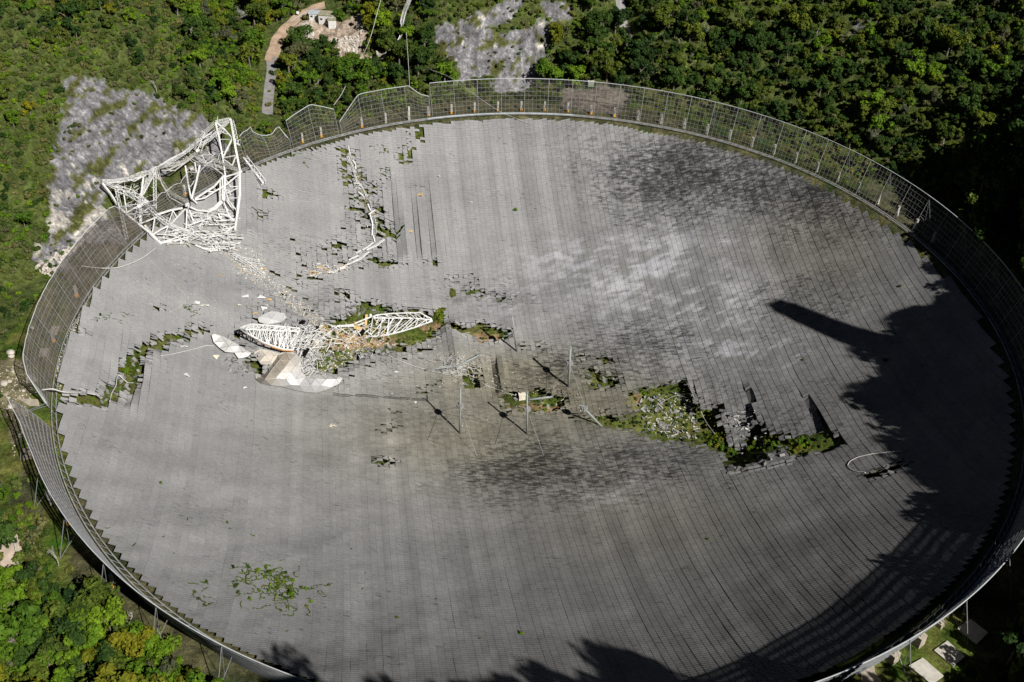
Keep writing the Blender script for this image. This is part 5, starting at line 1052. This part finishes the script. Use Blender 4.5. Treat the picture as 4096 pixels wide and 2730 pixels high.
def joined(name, parts):
    v = []; f = []; mi = []; mats = []; n = 0
    for me in parts:
        mi_ = len(mats); mats.append(me.materials[0]); co_ = np.empty(len(me.vertices)*3); me.vertices.foreach_get('co', co_); v.append(co_.reshape(-1, 3))
        for p in me.polygons: f.append([i+n for i in p.vertices]); mi.append(mi_)
        n += len(me.vertices)
    me = mesh_from(name, np.concatenate(v), f); [me.materials.append(m) for m in mats]; me.polygons.foreach_set('material_index', mi); return me
proto = bpy.data.collections.new('plant_kinds'); KINDS = []
def kind(me): o = bpy.data.objects.new('plant_%02d' % len(KINDS), me); proto.objects.link(o); KINDS.append(o); return len(KINDS)-1
T_ID = {(k, tn): kind(joined('tree', [cm, tk])) for k, tn, cm, tk in SHAPES}
def shrub_me(seed, R0, H, n, mat, size=.34): 
    rg = random.Random(seed); lobes = [(np.array([rg.uniform(-.5, .5)*R0, rg.uniform(-.5, .5)*R0, H*rg.uniform(.3, .6)]), R0*rg.uniform(.35, .6)) for _ in range(4)]
    v, f = leaf_cloud(rg, lobes, n, size); return mesh_from('shrub', v, f, mat)
M_SCRUB2 = leafmat('dry_scrub_leaves', (.115, .115, .045), (.085, .09, .035), (.15, .14, .06))
SH_ID = [kind(shrub_me(200+i, [1.6, 2.0, 1.4, 1.8, 1.5][i % 5], [2.2, 2.8, 1.9, 3.0, 2.0][i % 5], 240, [M_SCRUB, M_SCRUB, TONES['olive green'], M_SCRUB2, TONES['bright green'], M_SCRUB, TONES['dark green'], M_SCRUB2][i])) for i in range(8)]
DEAD = [dead_me('bare_branches', k, 8, M_DEAD) for k in range(3)]; D_ID = [kind(m) for m in DEAD]
UN_ID = [kind(shrub_me(300+i, 1.3, 1.2, 200, [TONES['bright green'], TONES['dark green'], TONES['olive green'], TONES['yellow green']][i], .26)) for i in range(4)]
TUFT = [kind(shrub_me(320+i, .5, .35, 46, [TONES['olive green'], TONES['dark green'], M_SCRUB2, TONES['bright green']][i], .17)) for i in range(4)]
def instanced(name, pts, kinds, scl, rot):
    n = len(pts); me = bpy.data.meshes.new(name); me.vertices.add(n); me.vertices.foreach_set('co', np.asarray(pts, np.float32).ravel())
    for nm, typ, arr in (('plant_kind', 'INT', kinds), ('plant_size', 'FLOAT', scl), ('plant_turn', 'FLOAT', rot)):
        a = me.attributes.new(nm, typ, 'POINT'); a.data.foreach_set('value', np.asarray(arr, np.int32 if typ == 'INT' else np.float32))
    o = link(name, me); o['kind'] = 'stuff'
    ng = bpy.data.node_groups.new(name, 'GeometryNodeTree'); ng.interface.new_socket('Geometry', in_out='INPUT', socket_type='NodeSocketGeometry'); ng.interface.new_socket('Geometry', in_out='OUTPUT', socket_type='NodeSocketGeometry')
    N = ng.nodes; gi = N.new('NodeGroupInput'); go = N.new('NodeGroupOutput'); ip = N.new('GeometryNodeInstanceOnPoints'); ci = N.new('GeometryNodeCollectionInfo')
    ci.inputs['Collection'].default_value = proto; ci.inputs['Separate Children'].default_value = True; ci.inputs['Reset Children'].default_value = True
    ip.inputs['Pick Instance'].default_value = True
    def at_(nm, dt): x = N.new('GeometryNodeInputNamedAttribute'); x.data_type = dt; x.inputs[0].default_value = nm; return [s_ for s_ in x.outputs if s_.enabled and s_.name == 'Attribute'][0]
    cx = N.new('ShaderNodeCombineXYZ'); Lk = ng.links.new; Lk(at_('plant_turn', 'FLOAT'), cx.inputs[2])
    Lk(gi.outputs[0], ip.inputs['Points']); Lk(ci.outputs[0], ip.inputs['Instance']); Lk(at_('plant_kind', 'INT'), ip.inputs['Instance Index']); Lk(cx.outputs[0], ip.inputs['Rotation']); Lk(at_('plant_size', 'FLOAT'), ip.inputs['Scale']); Lk(ip.outputs[0], go.inputs[0])
    m_ = o.modifiers.new('plants', 'NODES'); m_.node_group = ng; return o

# shade seen on the dish in the photograph: trees outside the frame must cast exactly there
SHADE = [vs([(2130,560),(2105,600),(2085,640),(2125,690),(2070,730),(2050,760),(1990,750),(1900,725),(1770,688),(1775,705),(1900,745),(2050,795),(2060,830),(1990,850),(1915,885),(1990,950),(2010,1010),(2060,1060),(2090,1120),(2080,1180),(2060,1230),(2120,1262),(2190,1270),(2280,1200),(2600,1100),(2600,500)]),
         vs([(700,1600),(740,1556),(790,1548),(830,1560),(880,1556),(960,1535),(1000,1540),(1050,1530),(1090,1545),(1130,1502),(1190,1520),(1230,1535),(1280,1515),(1340,1530),(1400,1495),(1450,1515),(1500,1555),(1700,1600),(1700,1900),(700,1900)])]
def shadow_ok(T):
    """T: world points; True where their shadow on the dish falls in a region that is shaded in the photograph (or misses the dish in view)"""
    o = T-SC; b = -(o@SUND); cc_ = (o*o).sum(1)-SR*SR; disc = b*b-cc_; t = -b+np.sqrt(np.maximum(disc, 0)); H = T-SUND*t[:, None]
    on = (disc > 0) & (np.hypot(H[:, 0], H[:, 1]) < 151) & (H[:, 2] < 1); P = proj(H)
    vis_ = on & (P[:, 0] > -60) & (P[:, 0] < 4160) & (P[:, 1] > -50) & (P[:, 1] < 2790)
    return ~vis_ | np.any([inpoly(P, q) for q in SHADE], axis=0)
SCRUBZ = [vs([(-50,-50),(300,-50),(420,60),(470,160),(480,290),(400,330),(140,640),(110,600),(60,600),(-50,560)]), vs([(985,-10),(1330,-10),(1350,60),(1260,180),(985,180)]), vs([(0,1150),(130,1200),(230,1280),(200,1400),(0,1330)]), vs([(470,270),(620,230),(640,300),(560,320)])]
NOTREE = ROCK+RUBBLE+PARK+GRASS[:2]+[vs([(600,70),(640,55),(750,-8),(800,10),(705,70),(662,115),(645,160),(635,290),(590,300)]), vs([(1415,-5),(1445,-5),(1470,120),(1450,125)]), vs([(690,20),(780,25),(775,75),(690,60)]),
         ZLB([(-10,480),(60,540),(125,640),(128,815),(60,800),(0,760)]), ZLB([(150,1030),(185,1030),(360,1245),(300,1240),(180,1150)]), ZP([(100,380),(700,300),(1000,120),(1320,60),(1340,500),(700,760),(300,1200),(60,760)]), ZE([(1080,1290),(1600,1200),(1700,1130),(1950,1150),(2000,1300),(1700,1500),(1700,1700),(1000,1700)])]
def near_in(P, L, pad=0): return np.any([inpoly(P, q) for q in L], axis=0)
gx, gy = np.meshgrid(np.arange(-300, 300, 3.9), np.arange(-300, 420, 3.9)); gx = gx.ravel()+RNG.uniform(-2.1, 2.1, gx.size); gy = gy.ravel()+RNG.uniform(-2.1, 2.1, gy.size)
r = np.hypot(gx, gy); az = np.degrees(np.arctan2(gx, gy)); gz = ground(gx, gy); P = proj(np.stack([gx, gy, gz+5], 1)); P0 = proj(np.stack([gx, gy, gz+.5], 1))
inview = (P[:, 0] > -260) & (P[:, 0] < 4360) & (P[:, 1] > -420) & (P[:, 1] < 3000)
offr = (az > 68) & (az < 180) & (r < 290)
minr = np.where(az < 66, 168, 166); minr = np.where((az > 4) & (az < 62), 171, minr); minr = np.where(az < -112, 172, minr); minr = np.where((az > -112) & (az < -80), 186, minr); minr = np.where((az > -155) & (az < -127), 165.5, minr)
ok = (r > minr) & (inview | offr) & ~near_in(P0, NOTREE)
big = vhash((gx*10).astype(int), (gy*10).astype(int), 401); vis_in = inview & (P[:, 0] > -40) & (P[:, 0] < 4136) & (P[:, 1] > -60) & (P[:, 1] < 2800)
scrub = near_in(P0+np.stack([(big-.5)*120, (big-.5)*80], 1), SCRUBZ)
scrub &= ~((fbm(gx/16, gy/16, 461, 3) > .56) & (big > .3)); tree = ok & ~scrub
hs_ = vhash((gx*10).astype(int), (gy*10).astype(int), 403); size = .42+.5*hs_+.6*(hs_ > .93); size = np.where((az < -112) | (az > 60), size*1.35, size); size = np.where((r < 178) & (az < 66) & (az > -60), size*.6, size)
size = np.where((az < -126) & (az > -155) & (r < 176), 1.2, size)
top = np.stack([gx, gy, gz+9*size], 1); mid_pt = np.stack([gx, gy, gz+5*size], 1)
tree &= shadow_ok(top) & shadow_ok(mid_pt)
tall = 12*size*np.where(az > 140, 1.8, 1.5); Pt = proj(np.stack([gx, gy, gz+tall], 1)); outf = (Pt[:, 1] > 2790) | (Pt[:, 0] > 4300)
for dx_, dy_ in ((4, 0), (-4, 0), (0, 4), (0, -4)):
    tree &= ~outf | shadow_ok(np.stack([gx+dx_, gy+dy_, gz+tall*.6], 1))
tree &= ~((az > 138) & ~outf & (gy < -100) & (Pt[:, 0] < 4000))
tree &= ~((az > 125) & (az < 150) & (r < 182) & (Pt[:, 0] < 4150))
size = np.where((az > 110) & (az <= 138) & ~outf, size*.8, size)
size = np.where(offr & outf, size*np.where(az > 140, 1.8, 1.5), size)
tz = fbm(gx/26, gy/26, 411, 3); tsel = vhash((gx*7).astype(int), (gy*7).astype(int), 405)*.75+(tz-.5)*1.3+.12
tsel = tsel-.10*(gx > 40); left = (P[:, 0] < 1600)
tone = np.where(tsel < .22, 1, np.where(tsel < .48, 2, np.where(tsel < .74, 0, np.where(tsel < .86, 3, 4))))
tone = np.where(~left & (tone == 3) & (tsel < .84), 2, tone); tone = np.where(~left & (tone == 0) & (tsel < .62), 1, tone)
shp = (vhash((gx*9).astype(int), (gy*9).astype(int), 407)*5).astype(int) % 5
idx = np.where(tree)[0]; iv_ = idx[vis_in[idx]]
d_ = np.linalg.norm(np.stack([gx, gy, gz], 1)-CAM, axis=1)
ind = iv_[np.argsort(d_[iv_]/size[iv_]**.5)[:300]]; rest_t = np.setdiff1d(idx, ind)
for i in ind:
    q = P[i]/V; tn = TN[tone[i]]; k = int(shp[i]); sh = SHAPES[k*5+int(tone[i])]
    zone = ('in the forest below the left rim' if q[1] > 1150 and q[0] < 900 else 'in the grove at the left edge beside the grass strip' if q[0] < 300 and q[1] > 500 else 'in the shaded forest beyond the right rim' if q[0] > 1700 and q[1] > 350 else 'behind the rim at the bottom right corner' if q[1] > 1100 else 'on the hillside behind the far rim')
    sz = 'small' if size[i] < .8 else 'tall broad' if size[i] > 1.15 else 'middle-sized'
    form = ['round-topped', 'wide-crowned', 'narrow', 'spreading', 'low'][k]
    sub = ', '+(['far left', 'left', 'middle', 'right', 'far right'][min(4, max(0, int(q[0]/471)))] if 'hillside' in zone or 'shaded' in zone else ['upper', 'middle', 'lower'][min(2, max(0, int((q[1]-1150)/140)))])
    rt = empty('broadleaf_tree', (gx[i], gy[i], gz[i]-.2), f'{sz} {form} {tn} tree {zone}{sub}'.replace('middle-sized', 'mid-sized'), 'tree', f'{sz} {form} {tn} trees {zone}{sub}')
    rt.rotation_euler = (0, 0, random.uniform(0, 6.28)); s_ = float(size[i]); rt.scale = (s_, s_, s_*random.uniform(.9, 1.15))
    link('crown', sh[2], rt); link('trunk', sh[3], rt)
kd = np.array([T_ID[(int(shp[i]), TN[int(tone[i])])] for i in rest_t])
dd_ = vhash((gx*3).astype(int), (gy*3).astype(int), 431)[rest_t] < .025; kd[dd_] = D_ID[1]
instanced('forest', np.stack([gx, gy, gz-.3], 1)[rest_t], kd, size[rest_t], RNG.uniform(0, 6.28, len(rest_t)))
# scrub on the slopes and between trees
sx_, sy_ = np.meshgrid(np.arange(-290, 290, 2.3), np.arange(-230, 400, 2.3)); sx_ = sx_.ravel()+RNG.uniform(-1.1, 1.1, sx_.size); sy_ = sy_.ravel()+RNG.uniform(-1.1, 1.1, sy_.size)
r = np.hypot(sx_, sy_); az = np.degrees(np.arctan2(sx_, sy_)); sz_ = ground(sx_, sy_); P = proj(np.stack([sx_, sy_, sz_+.4], 1)); hh = vhash((sx_*10).astype(int), (sy_*10).astype(int), 441)
vi = (P[:, 0] > -80) & (P[:, 0] < 4180) & (P[:, 1] > -150) & (P[:, 1] < 2830); insc = near_in(P, SCRUBZ); inrock = near_in(P, ROCK[:2]); bare = near_in(P, NOTREE[len(ROCK):]); rocky = near_in(P, ROCK[2:])
pr = np.where(insc, .95, .45); gnr = fbm(sx_/9, sz_/4+sy_/30, 71, 3); pr = np.where(inrock, np.where(gnr > .62, .75, .10), pr); pr = np.where(bare, .012, pr); pr = np.where(rocky, .15, pr); pr = np.where((r < 168) & (az > -112), pr*.12, pr)
pr = np.where((r < 164), pr*.15, pr)
ok = vi & (r > 159) & (hh < pr) & shadow_ok(np.stack([sx_, sy_, sz_+2], 1))
n = int(ok.sum()); sp_ = vhash((sx_*5).astype(int), (sy_*5).astype(int), 443)[ok]; n3_ = fbm(sx_/14, sy_/14, 447, 3)[ok]; kk = np.array(SH_ID)[np.clip(((sp_*.6+n3_*.9-.25)*8).astype(int), 0, 7)]
ss = RNG.uniform(.55, 1.15, n)*np.where(inrock[ok], .6, 1)
instanced('scrub', np.stack([sx_, sy_, sz_-.15], 1)[ok], kk, ss, RNG.uniform(0, 6.28, n))
# undergrowth below the torn dish, sampled in the holes
def under(polys, n, seed, smin, smax, ids, name):
    c = []
    for j, (h, k) in enumerate(zip(polys, n)): c += sow(h, k, seed+j)
    q = np.array(c); d = rays(q); X_ = on_dish(q)
    for _ in range(12):
        zt = ground(X_[:, 0], X_[:, 1]); Q = CAM+d*((zt-CAM[2])/d[:, 2])[:, None]; X_ = X_*.4+Q*.6
    m = len(X_); instanced(name, X_, RNG.choice(ids, m), RNG.uniform(smin, smax, m), RNG.uniform(0, 6.28, m))
def parea(h): a = np.array(h); return .5*abs(np.dot(a[:, 0], np.roll(a[:, 1], 1))-np.dot(a[:, 1], np.roll(a[:, 0], 1)))
under(HOLES, [max(2, int(parea(h)/(420 if parea(h) < 9000 else 800))) for h in HOLES], 500, .35, .9, UN_ID[:3], 'undergrowth')
under([ZD([(760,620),(870,680),(940,830),(960,900),(880,890),(720,820)]), ZD([(1030,870),(1200,740),(1260,850),(1130,940),(1030,930)]), ZD([(1250,780),(1460,790),(1460,870),(1330,900),(1260,840)]), ZC([(740,430),(825,430),(830,530),(790,500)]), ZA([(790,850),(850,860),(880,900),(760,990),(750,900)])], [40, 26, 20, 14, 22], 600, .7, 1.4, [UN_ID[0], UN_ID[2], UN_ID[3], UN_ID[0]], 'bushes_in_holes')
# creeping plants and small tufts on the panels
rgv = random.Random(8); c = []
for poly_, k_, L_ in ((vs([(560,1300),(640,1290),(700,1330),(760,1350),(740,1400),(640,1410),(580,1370)]), 46, 30), (vs([(600,1300),(650,1300),(690,1370),(620,1370)]), 26, 26), (vs([(450,1330),(560,1340),(560,1400),(450,1390)]), 12, 16), (vs([(180,1140),(700,1160),(1500,1420),(1500,1520),(600,1480),(300,1300)]), 22, 5), (ZA([(700,520),(860,520),(820,640),(560,600)]), 14, 9), (ZA([(1150,480),(1290,600),(1220,640),(1150,560)]), 10, 12), (ZB_([(330,930),(380,930),(350,1030),(320,1020)]), 6, 14)):
    for q in sow(poly_, k_, 71):
        q = np.array(q); dr = rgv.choice([0, 3.14])+rgv.gauss(0, .5)
        for _ in range(rgv.randint(L_//3, L_)):
            c.append(tuple(q)); dr += rgv.gauss(0, .45); q = q+np.array([math.cos(dr)*4.2, math.sin(dr)*2.6])
q = at(c, .08); instanced('creeping_plants', q, RNG.choice(TUFT, len(q)), np.where(RNG.random(len(q)) < .03, 1.5, RNG.uniform(.22, .6, len(q))), RNG.uniform(0, 6.28, len(q)))
tuftm = shrub_me(333, .9, .8, 150, TONES['bright green'], .22); tufto = shrub_me(334, .9, .6, 120, TONES['olive green'], .2)
for q, s_, m, lab in (((1185,484),1.3,tuftm,'lone green weed clump growing on the upper middle panels'), ((370,1111),.8,tuftm,'small green weed clump on the lower left panels'), ((523,1202),.7,tuftm,'tiny weed clump left of centre on the near panels'), ((670,1367),1.6,tuftm,'largest dark green weed clump among the creeping plants'), ((1199,1457),1.0,tuftm,'small weed clump near the bottom middle of the dish'),
                      ((2032,830),1.5,tufto,'olive weed clump touching the right shadow edge'), ((2068,659),1.0,tufto,'olive weed clump above the tower shadow at the right'), ((1845,828),.9,tufto,'small weed clump below the dark tower shadow'), ((1627,1240),.7,tuftm,'faint weed clump on the dark lower right panels'), ((905,1165+555),1,tuftm,''), ((575,1378),.9,tuftm,'weed clump at the left edge of the creeping plants'), ((912,1420),.7,tufto,'brownish weed clump right of the creeping plants'), ((1845,825+0),0,tuftm,'')):
    if not lab or not s_: continue
    c = at(vs([q]), .05)[0]; o = link('weed_clump', m); o.location = c; o.scale = (s_,)*3; tag(o, lab, 'weed')
# big trees standing in the open behind the right screen, and bare trees one can pick out
for q, s_, tn, k, lab in (((1795,1340/1.7407*0+600/1*0+330),0,'olive green',2,''), ((1867,377),.55,'olive green',2,'slim tree with a pale trunk on the grass patch behind the right screen, left one'), ((1915,400),.6,'olive green',0,'slim tree on the grass patch behind the right screen, right one'), ((1475,228),.5,'yellow green',2,'yellowish young tree on the gravel lot behind the far screen'), ((2118,440),.8,'bright green',2,'bright feathery tree at the right screen top rail'), ((1580,85),.5,'yellow green',0,'small golden tree in the upper right forest'), ((650,205),.95,'yellow green',1,'golden green round tree right of the paved road'), ((745,115),.9,'dark green',0,'dark tree directly below the wrecked sheds')):
    if not s_: continue
    c = hit(vs([q]))[0]; rt = empty('broadleaf_tree', tuple(c), lab, 'tree'); rt.scale = (s_,)*3; sh = SHAPES[k*5+TN.index(tn)]; link('crown', sh[2], rt); link('trunk', sh[3], rt)
for q, s_, lab in (((2085,165),1.3,'leaning bare white tree in the right forest'), ((1700,75),1.0,'bare grey tree in the upper right forest'), ((360,200*0+215),1,'small bare tree above the left cliff'), ((690,1400*0+95),.01,''), ((380,1500),1.2,'bare pale tree in the forest below the rim'), ((300,1450),1.1,'bare grey tree standing left in the bottom forest'), ((135,1300),1.0,'bare grey tree near the short path in the bottom left forest')):
    if not lab: continue
    c = hit(vs([q]))[0]; rt = empty('bare_tree', tuple(c), lab, 'tree'); rt.scale = (s_,)*3; link('branches', DEAD[len(lab) % 3], rt)
# concrete cable tower at the south-east, its top broken; its shadow lies on the right of the dish
tw = empty('broken_tower', (197, -61, float(ground(197, -61))-1), 'tall broken concrete tower standing on the hill outside the right rim', 'tower')
z0 = float(tw.location[2]); base = np.array([197., -61, z0]); zt = 113.0
mb = MB(); prev = None; N_ = 8
for i in range(N_):
    za, zb = z0+(zt-z0)*i/N_, z0+(zt-z0)*(i+1)/N_; wa, wb = 6.4-2.4*i/N_, 6.4-2.4*(i+1)/N_
    for sx, sy in ((1, 0), (-1, 0), (0, 1), (0, -1), (.7, .7), (-.7, .7), (.7, -.7), (-.7, -.7)):
        mb.tube([(197+sx*wa*.45, -61+sy*wa*.45, za), (197+sx*wb*.45, -61+sy*wb*.45, zb-.02)], wa*.42, 4)
mb.build('shaft', M_CONC, tw, base); MB().box((197, -61, zt+.6), 5.2, 4.2, 2.4, rotx(.25)@rotz(.6)).build('broken_top', M_CONC, tw, base)
# tall trees just outside the bottom right corner, shading the pads
for i, (x, y, s_) in enumerate(((121,-130,2.0),(119,-139,2.1),(125,-146,2.3),(128,-137,2.2),(118,-151,2.0),(130,-129,2.1),(134,-142,2.4),(113,-158,1.6),(126,-155,2.3),(137,-133,2.3))):
    k = i % 5; tn = ['dark green', 'olive green'][i % 2]; c = (x, y, float(ground(x, y))-.3)
    rt = empty('broadleaf_tree', c, 'tall dark tree crowding the shaded concrete pads at the bottom right corner', 'tree', 'tall trees beside the concrete pads'); rt.scale = (s_*.8, s_*.8, s_); sh = SHAPES[k*5+TN.index(tn)]
    link('crown', sh[2], rt); link('trunk', sh[3], rt)
